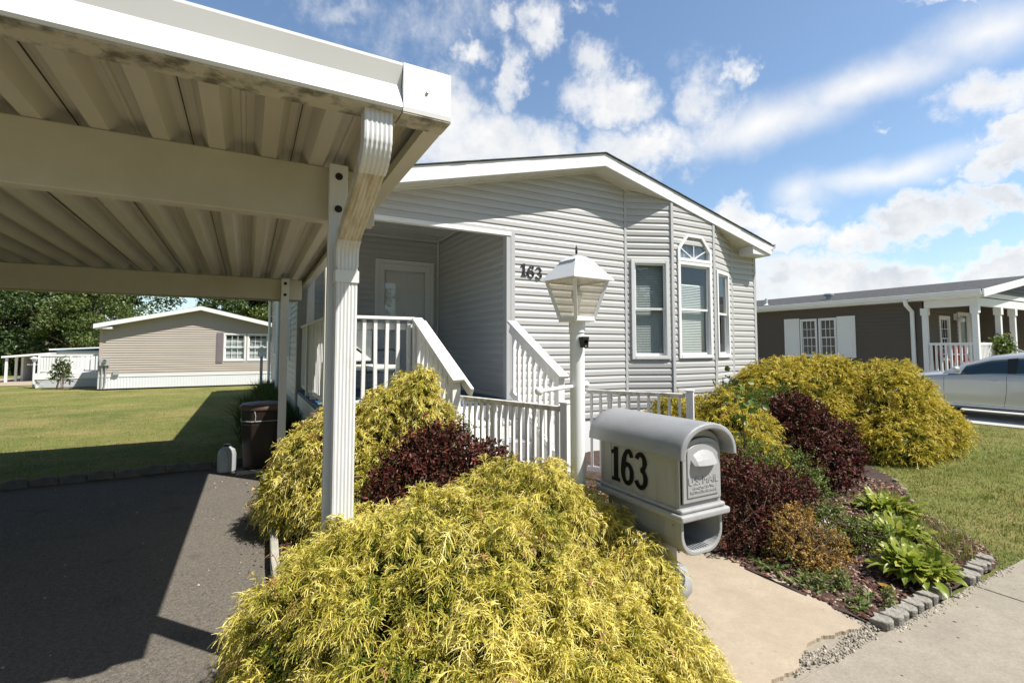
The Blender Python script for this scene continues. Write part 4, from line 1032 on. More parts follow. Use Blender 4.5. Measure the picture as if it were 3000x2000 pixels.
# dying orange shrub: leaf ring around bare twigs
DY = leafy_shrub('dying_shrub', 'half dead orange leaved shrub with bare twigs in its middle', 'shrub',
    [(3.31, 2.08, .18, .13, .13, .21), (3.48, 2.11, .19, .13, .12, .21), (3.36, 1.92, .08, .15, .10, .11), (3.59, 1.95, .11, .11, .12, .16)], (3.45, 2.02), 420, 15, (.015, .6), 'orange_leaf', twig_len=(.06, .16), tmu=.62, stems_n=60, rad=.0035)
leafy_shrub('olive_shrub', 'yellow green flowering shrub between the orange shrub and the leafy hosta', 'shrub',
    [(3.85, 2.12, .12, .24, .20, .22), (4.02, 1.92, .10, .18, .18, .17)], (3.9, 2.0), 330, 16, (.020, .45), 'boxwood', twig_len=(.06, .18), tmu=.85)

def hosta(label, x, y, nl, ln, wd, m, z=.03, up=.75, name='hosta', spread=.04):
    T_ = thing(name, label, 'plant', (x, y, 0)); Vs = []; Fs = []; Ts = []; n0 = 0; K = 8
    for k in range(nl):
        a = random.uniform(0, 2 * math.pi); el = random.uniform(.35, 1.25) * up; l = ln * random.uniform(.7, 1.2); w_ = wd * random.uniform(.75, 1.15); dr = random.uniform(.5, 1.1); tn = random.uniform(.15, .95)
        h = np.array([math.cos(a), math.sin(a), 0]); sdv = np.array([-math.sin(a), math.cos(a), 0]); b = np.array([x, y, z]) + h * random.uniform(0, spread); tw = random.uniform(-.5, .5)
        t_ = np.linspace(0, 1, K); r_ = l * t_ * math.cos(el); zz = l * (t_ * math.sin(el) * 1.15 - dr * .62 * t_ ** 2.2)
        wprof = np.where(t_ < .28, .12 + .1 * t_, np.sin(np.clip((t_ - .18) / .82, 0, 1) * math.pi) ** .75); wprof[-1] = .02
        ctr = b + h * r_[:, None] + np.array([0, 0, 1]) * zz[:, None]
        s2 = sdv + np.array([0, 0, tw]); s2 /= np.linalg.norm(s2)
        for j, (f, lift) in enumerate(((-1, .22), (-.5, .06), (0, 0), (.5, .06), (1, .22))): Vs.append(ctr + s2 * (wprof * w_ * .5 * f)[:, None] + np.array([0, 0, 1]) * (wprof * w_ * lift * .7 + .004 * np.sin(t_ * 14 + j))[:, None])
        Ts.append(np.clip(np.tile(tn + np.zeros(K), 5) + np.repeat([.12, 0, .1, 0, .12], K), 0, 1))
        for j in range(4):
            for q in range(K - 1): Fs.append([n0 + j * K + q, n0 + (j + 1) * K + q, n0 + (j + 1) * K + q + 1, n0 + j * K + q + 1])
        n0 += 5 * K
    V = np.concatenate(Vs); V[:, 2] = np.maximum(V[:, 2], .02); np_mesh('leaves', V, np.array(Fs), M[m], T_, np.concatenate(Ts), smooth=True); return T_
hosta('large glossy hosta clump overhanging the block edging at the sidewalk corner', 3.77, 1.53, 280, .185, .055, 'hosta', z=.08, up=1.18, spread=.12)
hosta('yellow strap leaved plant beside the lawn edge, farthest up the flower bed', 5.10, 2.28, 220, .22, .036, 'hosta', up=1.1, spread=.14, name='strap_plant')
hosta('yellow green strap leaved plant in the middle of the flower bed edge', 4.45, 1.95, 220, .21, .036, 'hosta', up=1.1, spread=.14, name='strap_plant')
# young sapling with round leaves
T_ = thing('sapling', 'young sapling with round green leaves rising beside the golden shrub', 'sapling', (3.95, 2.9, 0))
t = MB(); t.tube([(3.95, 2.9, 0), (3.97, 2.88, .5), (3.93, 2.86, .9), (3.86, 2.88, 1.10)], [.006, .005, .004, .002], 6)
for a, b in (((3.96, 2.88, .72), (4.10, 2.80, .84)), ((3.95, 2.87, .85), (3.80, 2.95, .97)), ((3.94, 2.87, .8), (4.02, 2.8, .98))): t.tube([a, b], [.003, .0015], 5)
t.build('stem', M['twig'], T_, recalc=False)
n = 46; C = np.array([(3.95, 2.88, .98)]) + RNG.normal(size=(n, 3)) * np.array([.10, .06, .12]); V, F, T = leaf_quads(C, unit(RNG.normal(size=(n, 3))), unit(RNG.normal(size=(n, 3)) * .5 + np.array([-.2, -.5, .8])), RNG.uniform(.05, .075, n), RNG.uniform(.04, .06, n), RNG.uniform(.35, .9, n)); np_mesh('leaves', V, F, M['boxwood'], T_, T)

# weeds, mulch chips, gravel, grass: stuff nobody could count
def scatter_tris(name, m, C, n_each, h, w_, lean, tmu, kind='stuff'):
    k = np.repeat(np.arange(len(C)), n_each); n = len(k); b = C[k] + RNG.normal(size=(n, 3)) * np.array([w_ * 4, w_ * 4, 0]); a = RNG.uniform(0, 2 * np.pi, n); hh = h * RNG.uniform(.5, 1.3, n)
    dv = np.stack([np.cos(a), np.sin(a), np.zeros(n)], 1); ln = RNG.uniform(0, lean, n)[:, None]
    P = np.stack([b, b + np.array([0, 0, 1]) * (hh * .55)[:, None] + dv * ln * hh[:, None] * .35, b + np.array([0, 0, 1]) * (hh * (1 - .25 * ln[:, 0]))[:, None] + dv * ln * hh[:, None]], 1)
    a2 = RNG.uniform(0, 2 * np.pi, n); Sd = np.repeat(np.stack([np.cos(a2), np.sin(a2), np.zeros(n)], 1)[:, None], 3, 1)
    W = w_ * np.array([1, .8, .12])[None] * RNG.uniform(.7, 1.3, (n, 1)); T = np.clip(RNG.normal(tmu, .2, n), 0, 1)[:, None] + np.array([-.08, 0, .12])[None]
    V, F, T = ribbons(P, W, Sd, np.clip(T, 0, 1)); return tag(np_mesh(name, V, F, M[m], None, T), kind=kind)
def region(n, x0, x1, y0, y1, ok):
    p = np.stack([RNG.uniform(x0, x1, n), RNG.uniform(y0, y1, n), np.zeros(n)], 1); return p[ok(p[:, 0], p[:, 1])]
edge = lambda y: 4.52 + (y - 1.4) * 1.30 + .10 * np.sin(y * 5)
C = region(52000, 4.4, 12.7, 1.36, 6.5, lambda x, y: (x > edge(y) + RNG.normal(0, .04, x.shape)) & (RNG.random(x.shape) < np.clip(3.4 / ((x - 1) * .55 + y * .2), .25, 1)))
scatter_tris('grass', 'blade', C, 2, .026, .0060, 1.3, .46)
C = region(60000, -13, .3, 7.32, 22.1, lambda x, y: (x < .28) & (x > -.62 * y) & (RNG.random(x.shape) < np.clip(7.5 / y, .22, 1) ** 1.3))
scatter_tris('grass', 'blade', C, 2, .026, .006, 1.3, .46)
C = np.repeat(region(420, 4.5, 12.0, 1.4, 5.2, lambda x, y: x > edge(y) + .02), 16, 0); C[:, :2] += RNG.normal(size=(len(C), 2)) * .035; scatter_tris('grass', 'blade', C, 1, .055, .006, 1.2, .34)
C = region(900, .32, .66, 7.7, 15.5, lambda x, y: x > -9)
scatter_tris('tall_grass', 'dark_grass', C, 14, .55, .012, .7, .35)
C = region(300, -.05, .66, 8.6, 13.5, lambda x, y: x > -9)
scatter_tris('tall_grass', 'dark_grass', C, 10, .45, .012, .8, .25)
C = region(150, 3.78, 5.6, 1.50, 2.75, lambda x, y: (x < edge(y) - .08) & (x > edge(y) - .75) & (y > 1.45)); scatter_tris('tall_grass', 'blade', C, 22, .15, .006, 1.0, .40)
def chips(name, m, C, size, flat, tmu, tsd, z):
    n = len(C); a = RNG.uniform(0, np.pi, n); L = size * RNG.uniform(.4, 1.5, n); W_ = L * RNG.uniform(.3, .8, n); H_ = L * flat; tl = RNG.normal(0, .35, n)
    ux = np.stack([np.cos(a), np.sin(a), tl], 1); uy = np.stack([-np.sin(a), np.cos(a), RNG.normal(0, .3, n)], 1); uz = np.cross(ux, uy)
    c = C + np.array([0, 0, 1]) * (z + H_ * .3)[:, None]
    q = [c + sx * ux * L[:, None] / 2 * e + sy * uy * W_[:, None] / 2 * e + sz * uz * H_[:, None] / 2 for sz, e in ((-1, 1), (1, .8)) for sx, sy in ((-1, -1), (1, -1), (1, 1), (-1, 1))]
    V = np.stack(q, 1).reshape(-1, 3); i = np.arange(n)[:, None] * 8
    F = np.concatenate([i + np.array([f]) for f in ((4, 5, 6, 7), (0, 1, 5, 4), (1, 2, 6, 5), (2, 3, 7, 6), (3, 0, 4, 7))])
    return tag(np_mesh(name, V, F, M[m], None, np.repeat(np.clip(RNG.normal(tmu, tsd, n), 0, 1), 8)), kind='stuff')
C = region(30000, 2.98, 6.2, 1.40, 4.2, lambda x, y: (x < edge(y)) & (RNG.random(x.shape) < np.clip(1.9 / (y * .5 + x * .28), .15, 1)))
chips('mulch', 'chip', C, .021, .20, .54, .30, .036)
C = region(2600, .24, 1.84, 1.4, 5.4, lambda x, y: x > -9); chips('mulch', 'chip', C, .04, .2, .45, .2, .042)
C = region(900, -.12, .18, 1.4, 6.6, lambda x, y: RNG.random(x.shape) < np.clip((x + .12) / .3, 0, 1) ** 2.5); chips('mulch', 'chip', C, .014, .25, .6, .2, .006)
# pale grit along the broken walk edge
gx = RNG.uniform(2.0, 3.10, 900); gy = 1.40 + .03 * np.sin(gx * 9) + RNG.normal(0, .026, 900); k = (gx > 2.2) & (gy > 1.345)
C = np.stack([gx, gy, 0 * gx], 1)[k]; C = C[C[:, 1] < 1.50]
g2 = RNG.uniform(1.45, 2.1, 900); C2 = np.stack([3.04 - np.clip(1.95 - g2, 0, 1) * .25 + RNG.normal(.01, .02, 900), g2, 0 * g2], 1)
g3x = RNG.uniform(3.0, 4.6, 320); C3 = np.stack([g3x, 1.33 + np.abs(RNG.normal(0, .02, 320)) * -1 + .02, 0 * g3x], 1)
chips('gravel', 'gravel', np.concatenate([C, C2]), .009, .6, .48, .25, .024); chips('gravel', 'gravel', C3, .009, .6, .55, .22, .021)
C = region(120, 2.99, 3.75, 1.45, 2.3, lambda x, y: (x < 3.25 + (y - 1.4) * .4))
n = len(C) * 7; k = np.repeat(np.arange(len(C)), 7); D = unit(RNG.normal(size=(n, 3)) * np.array([1, 1, .25]) + np.array([0, 0, .45])); V, F, T = leaf_quads(C[k] + np.array([0, 0, .045]) + RNG.normal(size=(n, 3)) * .008, D, unit(RNG.normal(size=(n, 3)) * .3 + np.array([0, 0, 1])), RNG.uniform(.03, .06, n), RNG.uniform(.010, .02, n), RNG.uniform(.2, .9, n)); V[:, 2] = np.maximum(V[:, 2], .03)
tag(np_mesh('weeds', V, F, M['weed'], None, T), kind='stuff')
for x, y, h in ((3.10, 1.76, .10), (3.22, 1.70, .12), (3.25, 1.47, .11)):
    C = np.repeat(np.array([[x, y, .03]]), 12, 0) + RNG.normal(size=(12, 3)) * np.array([.02, .02, 0])
    n = 150; k = RNG.integers(12, size=n); Cc = C[k] + np.array([0, 0, 1]) * RNG.uniform(.02, h, n)[:, None]; V, F, T = leaf_quads(Cc, unit(RNG.normal(size=(n, 3)) + np.array([0, 0, .4])), unit(RNG.normal(size=(n, 3)) + np.array([0, 0, 1])), RNG.uniform(.018, .03, n), RNG.uniform(.008, .012, n), RNG.uniform(.5, 1, n))
    o = np_mesh('weed', V, F, M['weed'], None, T)
    tag(o, {3.10: 'tiny upright weed nearest the walkway on the dark mulch', 3.22: 'small upright weed in front of the dying orange shrub', 3.25: 'small weed close behind the block edging corner'}[x], 'weed')
# fallen leaves in the bed
fl = [(3.12, 2.12, .05, 20, 'curled orange dry leaf lying under the maroon shrub right of the mailbox'), (3.42, 1.52, .05, 70, 'brown dry leaf lying beside the glossy hosta')]
for x, y, z, a, lb in fl:
    V, F, T = leaf_quads(np.array([[x, y, z]]), np.array([[math.cos(R(a)), math.sin(R(a)), .1]]), np.array([[0, .2, 1.0]]), np.array([.11]), np.array([.05]), np.array([.55])); tag(np_mesh('dry_leaf', V, F, M['orange_leaf'], None, T), lb, 'leaf')
C = region(150, -3.2, .1, 2.4, 7.0, lambda x, y: x > -9); chips('gravel', 'gravel', C, .010, .6, .55, .25, .006)
# a stepping stone under the maroon shrub edge
t = MB(); t.rings([[(4.15 + .17 * r * math.cos(a) * (1 + .15 * math.sin(3 * a)), 2.38 + .10 * r * math.sin(a), z) for a in np.linspace(0, 2 * math.pi, 12, endpoint=False)] for r, z in ((1, .02), (1.02, .06), (.9, .085))])
tag(t.build('stone', M['edging'], None, bevel=.01), 'flat brownish stone in the flower bed between the maroon shrub and the strap leaved plants', 'stone')

# ------------------------------------------------------------------ blocks
def scallop(w_, d, h, mb):
    pr = [(-w_ / 2, 0), (w_ / 2, 0), (w_ / 2, h * .72)] + [(w_ / 2 * math.cos(math.pi * k / 8), h * .72 + h * .28 * math.sin(math.pi * k / 8)) for k in range(1, 8)] + [(-w_ / 2, h * .72)]
    mb.ext(pr, lambda u, w2, a: (u, a, w2), -d / 2, d / 2)
t = MB(); scallop(.232, .06, .105, t); o = t.build('edging_block', M['dark_block'], None, bevel=.012); tag(o, 'scalloped concrete block in the row between the driveway and the shaded lawn', 'edging block', 'scalloped blocks along the far driveway edge')
for k in range(24):
    q = o if k == 0 else o.copy()
    if k: COL.objects.link(q)
    x = .02 - .242 * k; q.location = (x, 7.20 + .012 * x + random.uniform(-.012, .012), random.uniform(-.02, .005)); q.rotation_euler = (random.uniform(-.05, .05), random.uniform(-.05, .05), R(1) + random.uniform(-.06, .06))
t = MB(); pr = [(-.05, -.044), (.018, -.044)] + [(.018 + .044 * math.cos(a), .0 + .044 * math.sin(a)) for a in np.linspace(-math.pi / 2, math.pi / 2, 9)[1:-1]] + [(.018, .044), (-.05, .044), (-.03, 0)]
t.ext(pr, lambda u, w_, a: (w_, -u, a), 0, .070); o = t.build('edging_block', M['concrete_block'], None, bevel=.006); tag(o, 'weathered grey interlocking block in the row at the sidewalk corner of the flower bed', 'edging block', 'grey blocks edging the front flower bed')
fb = [(3.02 + .092 * k, 1.40 + .003 * k) for k in range(9)] + [(4.06 + .094 * k, 1.40 + .012 * k) for k in range(6)]
for k, (x, y) in enumerate(fb):
    q = o if k == 0 else o.copy()
    if k: COL.objects.link(q)
    q.location = (x, y + random.uniform(-.01, .01), .010 + random.uniform(-.008, .008)); q.rotation_euler = (random.uniform(-.06, .06), random.uniform(-.06, .06), R(8) + random.uniform(-.14, .14)); q.scale = (.97, random.uniform(.80, .92), random.uniform(.62, .78))
for k in range(16):                      # half buried blocks up the lawn edge
    q = o.copy(); COL.objects.link(q); y = 1.62 + .11 * k; q.location = (float(edge(y)) - .02, y, -.035 + random.uniform(-.01, .01)); q.rotation_euler = (0, 0, R(50) + random.uniform(-.15, .15))
    tag(q, 'half buried grey block between the flower bed and the dry lawn', 'edging block', 'half buried blocks along the lawn edge')
# pale strip edging of the left bed
t = MB(); pts = [(.205, 6.35), (.212, 5.8), (.222, 5.2), (.226, 4.8), (.212, 4.2), (.198, 3.7), (.205, 3.3), (.215, 2.6), (.22, 1.9), (.22, 1.4)]
for (xa, ya), (xb, yb) in zip(pts, pts[1:]): t.beam((xa, ya, .045), (xb, yb, .045), .055, .085)
tag(t.build('bed_edging', M['edging'], None, bevel=.012), 'pale curved concrete edging strip between the asphalt and the left shrub bed', 'edging')

# ------------------------------------------------------------------ bin, jug
BX_, BY_ = .19, 6.98
B_ = thing('trash_bin', 'dark brown lidded trash bin tied with cord beside the carport post', 'trash bin', (BX_, BY_, 0))
def octo(r, z, k=.55): return [(BX_ + r * q[0], BY_ + r * q[1], z) for q in ((-1, -k), (-k, -1), (k, -1), (1, -k), (1, k), (k, 1), (-k, 1), (-1, k))]
t = MB(); t.rings([octo(.205, .02), octo(.238, .56), octo(.236, .57), octo(.243, .73)]); t.build('body', M['brown_plastic'], B_, bevel=.012)
t = MB(); t.rings([octo(.254, .73), octo(.262, .765), octo(.236, .805), octo(.13, .82)]); t.build('lid', M['brown_lid'], B_, bevel=.012)
t = MB(); t.rings([octo(r, z) for r, z in ((.241, .60), (.246, .603), (.246, .609), (.241, .612))], cap=False); t.tube([(BX_ - .10, BY_ - .245, .74), (BX_ - .085, BY_ - .25, .67), (BX_ - .09, BY_ - .245, .61)], .006, 6); t.build('cord', M['jug'], B_)
t = MB(); t.box(-.08, .2, 6.62, 6.74, .005, .03); tag(t.build('board', M['edging'], None, bevel=.004), 'short pale board lying on the asphalt in front of the brown trash bin', 'board')
J = thing('plastic_jug', 'milky plastic jug standing left of the brown trash bin', 'jug', (-.19, 6.90, 0))
t = MB(); t.lathe([(.085, .005), (.10, .02), (.10, .22), (.085, .27), (.045, .30), (.04, .315)], (-.19, 6.90, 0), 18); t.build('body', M['jug'], J, smooth=True)
t = MB(); t.lathe([(.042, .312), (.042, .335), (.03, .338)], (-.19, 6.90, 0), 16); t.build('cap', M['brown_plastic'], J); t = MB(); t.tube([(-.19, 6.83, .27), (-.19, 6.785, .22), (-.19, 6.80, .14)], .011, 7); t.build('handle', M['jug'], J)
T_ = thing('utility_box', 'small grey utility box on a post at the far end of the grey house', 'utility box', (.34, 15.0, 0))
t = MB(); t.box(.30, .37, 14.96, 15.04, 0, 1.3); t.build('post', M['grey_metal'], T_)
t = MB(); t.box(.24, .42, 14.90, 15.06, 1.27, 1.47); t.ext([(.23, 1.47), (.43, 1.47), (.43, 1.49), (.33, 1.55), (.23, 1.49)], lambda u, w_, a: (u, a, w_), 14.87, 15.09); t.build('box', M['white'], T_)
# ------------------------------------------------------------------ tan neighbour (left background)
TY = 22.2; TX = -4.64
N = thing('tan_house', 'tan sided single storey house with white skirting beyond the left lawn', 'house', (-1.6, 25, 0))
FT = Fr(TX, TY); hw = 3.02; zr = lambda s: 2.965 - .24 * abs(s - hw)
t = MB(); siding(t, FT, [(0, .55), (2 * hw, .55), (2 * hw, zr(2 * hw)), (hw, zr(hw)), (0, zr(0))], [(3.80, 4.56, 1.0, 2.08), (4.62, 5.38, 1.0, 2.08)], course=.088, out=.020, dutch=False)
t.face([FT.p(0, 0, .55), FT.p(0, -12, .55), FT.p(0, -12, zr(0)), FT.p(0, 0, zr(0))]); t.face([FT.p(2 * hw, 0, .55), FT.p(2 * hw, -12, .55), FT.p(2 * hw, -12, zr(0)), FT.p(2 * hw, 0, zr(0))])
t.face([FT.p(0, -12, .3), FT.p(2 * hw, -12, .3), FT.p(2 * hw, -12, zr(0)), FT.p(hw, -12, zr(hw)), FT.p(0, -12, zr(0))])
t.build('wall', M['tan_siding'], N, recalc=False)
t = MB(); t.fbox(FT, -.01, .08, -.02, .02, .55, zr(0)); t.build('corner_board', M['tan_trim'], N)
t = MB()
for sx in (-1, 1):
    a = hw; b = hw + sx * (hw + .12)
    t.hexa([FT.p(a, .30, zr(a) + .13), FT.p(b, .30, zr(b) + .13), FT.p(b, -12.2, zr(b) + .13), FT.p(a, -12.2, zr(a) + .13), FT.p(a, .30, zr(a) + .155), FT.p(b, .30, zr(b) + .155), FT.p(b, -12.2, zr(b) + .155), FT.p(a, -12.2, zr(a) + .155)])
t.build('roof', M['shingle'], N)
t = MB()
for sx in (-1, 1):
    a = hw; b = hw + sx * (hw + .14)
    t.hexa([FT.p(a, .30, zr(a) - .005), FT.p(b, .30, zr(b) - .005), FT.p(b, .33, zr(b) - .005), FT.p(a, .33, zr(a) - .005), FT.p(a, .30, zr(a) + .145), FT.p(b, .30, zr(b) + .145), FT.p(b, .33, zr(b) + .145), FT.p(a, .33, zr(a) + .145)])
    t.hexa([FT.p(a, .0, zr(a) - .002), FT.p(b, .0, zr(b) - .002), FT.p(b, .30, zr(b) - .002), FT.p(a, .30, zr(a) - .002), FT.p(a, .0, zr(a) + .012), FT.p(b, .0, zr(b) + .012), FT.p(b, .30, zr(b) + .012), FT.p(a, .30, zr(a) + .012)])
t.fbox(FT, -.16, .38, .01, .29, 2.19, 2.27)
t.build('fascia', M['white'], N)
t = MB(); t.fbox(FT, .0, 2 * hw, -.03, .0, .06, .47); t.fbox(FT, .0, 2 * hw, -.03, .022, .47, .56)
k = 0.0
while k < 2 * hw: t.fbox(FT, k, k + .045, .0, .010, .06, .47); k += .09
t.fbox(FT, -.02, .0, -12, 0, .06, .55)
t.build('skirting', M['white_siding'], N)
for a in (3.79, 4.61): window(N, FT, a, a + .78, .99, 2.09, grid=(3, 2), blind=(1.1, 1.9, .035), pane='pane', casing=.06)
t = MB(); t.fbox(FT, 3.55, 3.77, .002, .03, .92, 2.10); t.fbox(FT, 3.59, 3.73, .03, .036, .98, 1.48); t.fbox(FT, 3.59, 3.73, .03, .036, 1.56, 2.05); t.build('shutter', M['shutter'], N)
t = MB(); t.fbox(FT, 5.41, 5.63, .002, .03, .92, 2.10); t.build('shutter', M['shutter'], N)
E_ = thing('electric_meter', 'grey electric meter box with pipes on the left corner of the tan house', 'meter', FT.p(.15, .06, .0))
t = MB(); t.fbox(FT, .03, .30, .022, .14, .88, 1.14); t.build('box', M['grey_metal'], E_, bevel=.01)
t = MB(); t.rings([[FT.p(.19 + r * math.cos(2 * math.pi * j / 16), d, 1.05 + r * math.sin(2 * math.pi * j / 16)) for j in range(16)] for r, d in ((.06, .14), (.06, .19), (.045, .21))]); t.build('dial', M['chrome'], E_)
t = MB(); t.tube([FT.p(.10, .07, .88), FT.p(.10, .07, .05)], .022, 8); t.tube([FT.p(.21, .07, .88), FT.p(.21, .07, .3), FT.p(.18, .07, .05)], .022, 8); t.build('pipe', M['grey_metal'], E_)
t = MB(); t.fbox(FT, .41, .58, .024, .10, .54, .70); tag(t.build('junction_box', M['grey_metal'], None, bevel=.008), 'small grey box low on the tan wall right of the electric meter', 'box')

# white home, deck, little carport beyond
D_ = thing('white_mobile_home', 'white mobile home with pale blue trim left behind the tan house', 'house', (-7, 30, 0))
FW = Fr(-7.9, 30.0)
t = MB(); t.fbox(FW, 0, 3.2, -8, 0, 0, 1.40); t.build('wall', M['white_siding'], D_)
t = MB(); t.fbox(FW, 0, .08, 0, .02, .3, 1.38); t.fbox(FW, .0, 3.2, 0, .02, 1.32, 1.40); t.fbox(FW, 1.9, 2.3, 0, .02, .5, 1.1); t.build('trim', M['pale_blue'], D_)
t = MB(); t.hexa([FW.p(-.15, .2, 1.41), FW.p(1.6, .2, 1.50), FW.p(1.6, -8, 1.50), FW.p(-.15, -8, 1.41), FW.p(-.15, .2, 1.47), FW.p(1.6, .2, 1.56), FW.p(1.6, -8, 1.56), FW.p(-.15, -8, 1.47)]); t.hexa([FW.p(1.6, .2, 1.50), FW.p(3.3, .2, 1.43), FW.p(3.3, -8, 1.43), FW.p(1.6, -8, 1.50), FW.p(1.6, .2, 1.56), FW.p(3.3, .2, 1.49), FW.p(3.3, -8, 1.49), FW.p(1.6, -8, 1.56)]); t.build('roof', M['white'], D_)
C_ = thing('small_carport', 'small white carport beside the blue trimmed mobile home at the far left', 'carport', (-8.7, 29.5, 0))
FC = Fr(-9.3, 29.2)
t = MB(); t.hexa([FC.p(-.1, .1, 1.08), FC.p(1.5, .1, 1.23), FC.p(1.5, -4, 1.23), FC.p(-.1, -4, 1.08), FC.p(-.1, .1, 1.16), FC.p(1.5, .1, 1.31), FC.p(1.5, -4, 1.31), FC.p(-.1, -4, 1.16)]); t.build('roof', M['white'], C_)
for s, d in ((0, 0), (.13, -.6), (0, -3.9)): t = MB(); t.fbox(FC, s, s + .08, d - .08, d, 0, 1.09); t.build('post', M['white_siding'], C_)
t = MB(); t.fbox(FC, .3, 1.5, -3.9, -3.86, 0, .80); t.fbox(FC, .22, .3, -3.9, -1, 0, 1.1); t.build('panel', M['white_siding'], C_)
Q = thing('white_deck', 'white railed deck with lattice skirt left of the tan house', 'deck', (-6, 24.6, 0))
FQ = Fr(-6.9, 24.3)
t = MB(); t.fbox(FQ, 0, 1.85, -1.6, 0, .53, .57); t.fbox(FQ, -.02, 1.85, 0, .02, .34, .56); t.build('floor', M['white_wood'], Q)
t = MB()
for k in range(64):
    s = k * .045 - .28
    for sg in (1, -1):
        a, b = (s, s + .28 * sg) if sg > 0 else (s, s - .28)
        if min(a, b) < 0 or max(a, b) > 1.83: continue
        t.beam(FQ.p(a, .004 * sg, .04), FQ.p(b, .004 * sg, .33), .014, .004, up=tuple(FQ.n))
t.fbox(FQ, 0, 1.83, -.08, -.06, .02, .34); t.build('lattice', M['white_siding'], Q)
t = MB(); t.fbox(FQ, .05, 1.85, -.05, .01, 1.20, 1.27); t.fbox(FQ, .05, 1.85, -.04, 0, .62, .66)
for s in (.05, .95, 1.78): t.fbox(FQ, s, s + .07, -.06, .012, .57, 1.27)
t.build('rail', M['white'], Q)
for k in range(22):
    if k > 14 and k % 2: continue
    t = MB(); t.fbox(FQ, .13 + k * .078, .13 + k * .078 + (.066 if k < 13 else .025), -.03, -.01, .66, 1.20); t.build('baluster', M['white'], Q)
GL = thing('yard_lamp', 'tiny white lantern on a post left of the lattice skirted deck', 'lamp post', (-7.15, 25.0, 0))
t = MB(); t.tube([(-7.15, 25, 0), (-7.15, 25, .98)], .035, 8); t.tube([(-7.35, 25, .88), (-6.98, 25, .88)], .012, 6); t.build('pole', M['white'], GL)
t = MB(); t.lathe([(.05, .98), (.10, 1.10), (.14, 1.11), (.03, 1.18)], (-7.15, 25, 0), 8); t.build('lantern', M['white'], GL)
leafy_shrub('young_tree', 'young leafy tree planted in front of the lattice skirted deck', 'tree', [(-5.98, 23.4, .55, .28, .2, .40), (-5.95, 23.4, .95, .2, .15, .28)], (-5.97, 23.4), 110, 14, (.065, .5), 'tree_leaf_b', twig_len=(.15, .35), tmu=.5, stems_n=6, rad=.015)

# ------------------------------------------------------------------ trees
def tree(label, x, y, h, cr, m, nclump, nleaf, leaf, trunk=.22, low=.25, group='trees behind the tan house', airy=1.0, name='leafy_tree'):
    T_ = thing(name, label, 'tree', (x, y, 0), group); mb = MB()
    top = Vector((x + random.uniform(-.4, .4), y, h * .9)); pts = [Vector((x, y, 0)).lerp(top, k / 5) + Vector((random.uniform(-.15, .15), random.uniform(-.15, .15), 0)) * (k > 0) for k in range(6)]
    mb.tube(pts, [trunk * (1 - .16 * k) for k in range(6)], 9)
    cl = []
    for k in range(nclump):
        t_ = random.uniform(low, 1.0); a = random.uniform(0, 2 * math.pi); rad = cr * (1 - .75 * (2 * (t_ - low) / (1 - low) - .75) ** 2 * .6) * random.uniform(.25, 1.0)
        c = Vector((x + rad * math.cos(a), y + rad * math.sin(a), h * t_)); cl.append((c.x, c.y, c.z, random.uniform(.10, .22) * cr * 1.5))
        if k % 3 == 0:
            b = pts[min(4, max(1, int(t_ * 5) - 1))]; mb.tube([b, b.lerp(c, .55) + Vector((0, 0, .15)), c], [trunk * .3, trunk * .18, .02], 5)
    mb.build('trunk', M['bark'], T_, recalc=False)
    cl = np.array(cl); k = RNG.integers(len(cl), size=nleaf); d = unit(RNG.normal(size=(nleaf, 3))); r = RNG.uniform(.2, 1.0, nleaf) ** .6
    C = cl[k, :3] + d * (cl[k, 3] * r * airy)[:, None] * np.array([1.25, 1.25, .7]); D = unit(RNG.normal(size=(nleaf, 3)) + np.array([0, 0, -.4])); Nn = unit(RNG.normal(size=(nleaf, 3)) * .7 + d * .5 + np.array([0, 0, .6]))
    L = leaf * RNG.uniform(.6, 1.3, nleaf); T = np.clip(RNG.normal(.5, .2, nleaf) + RNG.normal(0, .13, len(cl))[k], 0, 1)
    V, F, T = leaf_quads(C, D, Nn, L, L * .62, T); np_mesh('crown', V, F, M[m], T_, T); return T_
tree('tall dark evergreen at the far left edge behind the small carport', -20.5, 41, 13, 4.0, 'conifer', 120, 32000, .20, low=.05, name='evergreen_tree')
tree('broad silvery green tree above the small white carport roof', -15.5, 43, 12.5, 4.6, 'tree_leaf', 110, 42000, .19, low=.08)
tree('big leafy tree directly behind the blue trimmed mobile home', -11.0, 40, 12, 4.2, 'tree_leaf', 100, 40000, .18, low=.08)
tree('airy tree with sky showing through its branches over the left roof slope', -8.2, 45, 9.0, 3.0, 'tree_leaf', 46, 12000, .19, low=.25, airy=1.1)
tree('light green tree low behind the left roof edge of the tan house', -8.3, 37, 5.2, 2.4, 'tree_leaf_b', 50, 14000, .15, low=.1)
tree('dark tree behind the roof ridge of the tan house', -2.2, 42, 9.0, 3.0, 'tree_leaf', 60, 24000, .18, low=.2)
tree('bushy yellow green tree behind the right roof slope of the tan house', 1.8, 42, 8.5, 3.0, 'tree_leaf_b', 70, 26000, .18, low=.2)
tree('dark leafy tree behind the left eave of the grey house', 5.5, 43, 8.5, 3.4, 'tree_leaf', 60, 18000, .20, low=.2)
tree('rear tree filling the gap between the evergreen and the silvery green tree', -24, 50, 13, 5.0, 'tree_leaf', 90, 14000, .34, low=.05)
tree('rear tree filling the gap behind the silvery green tree', -15.5, 52, 11.5, 5.5, 'conifer', 90, 14000, .36, low=.05)
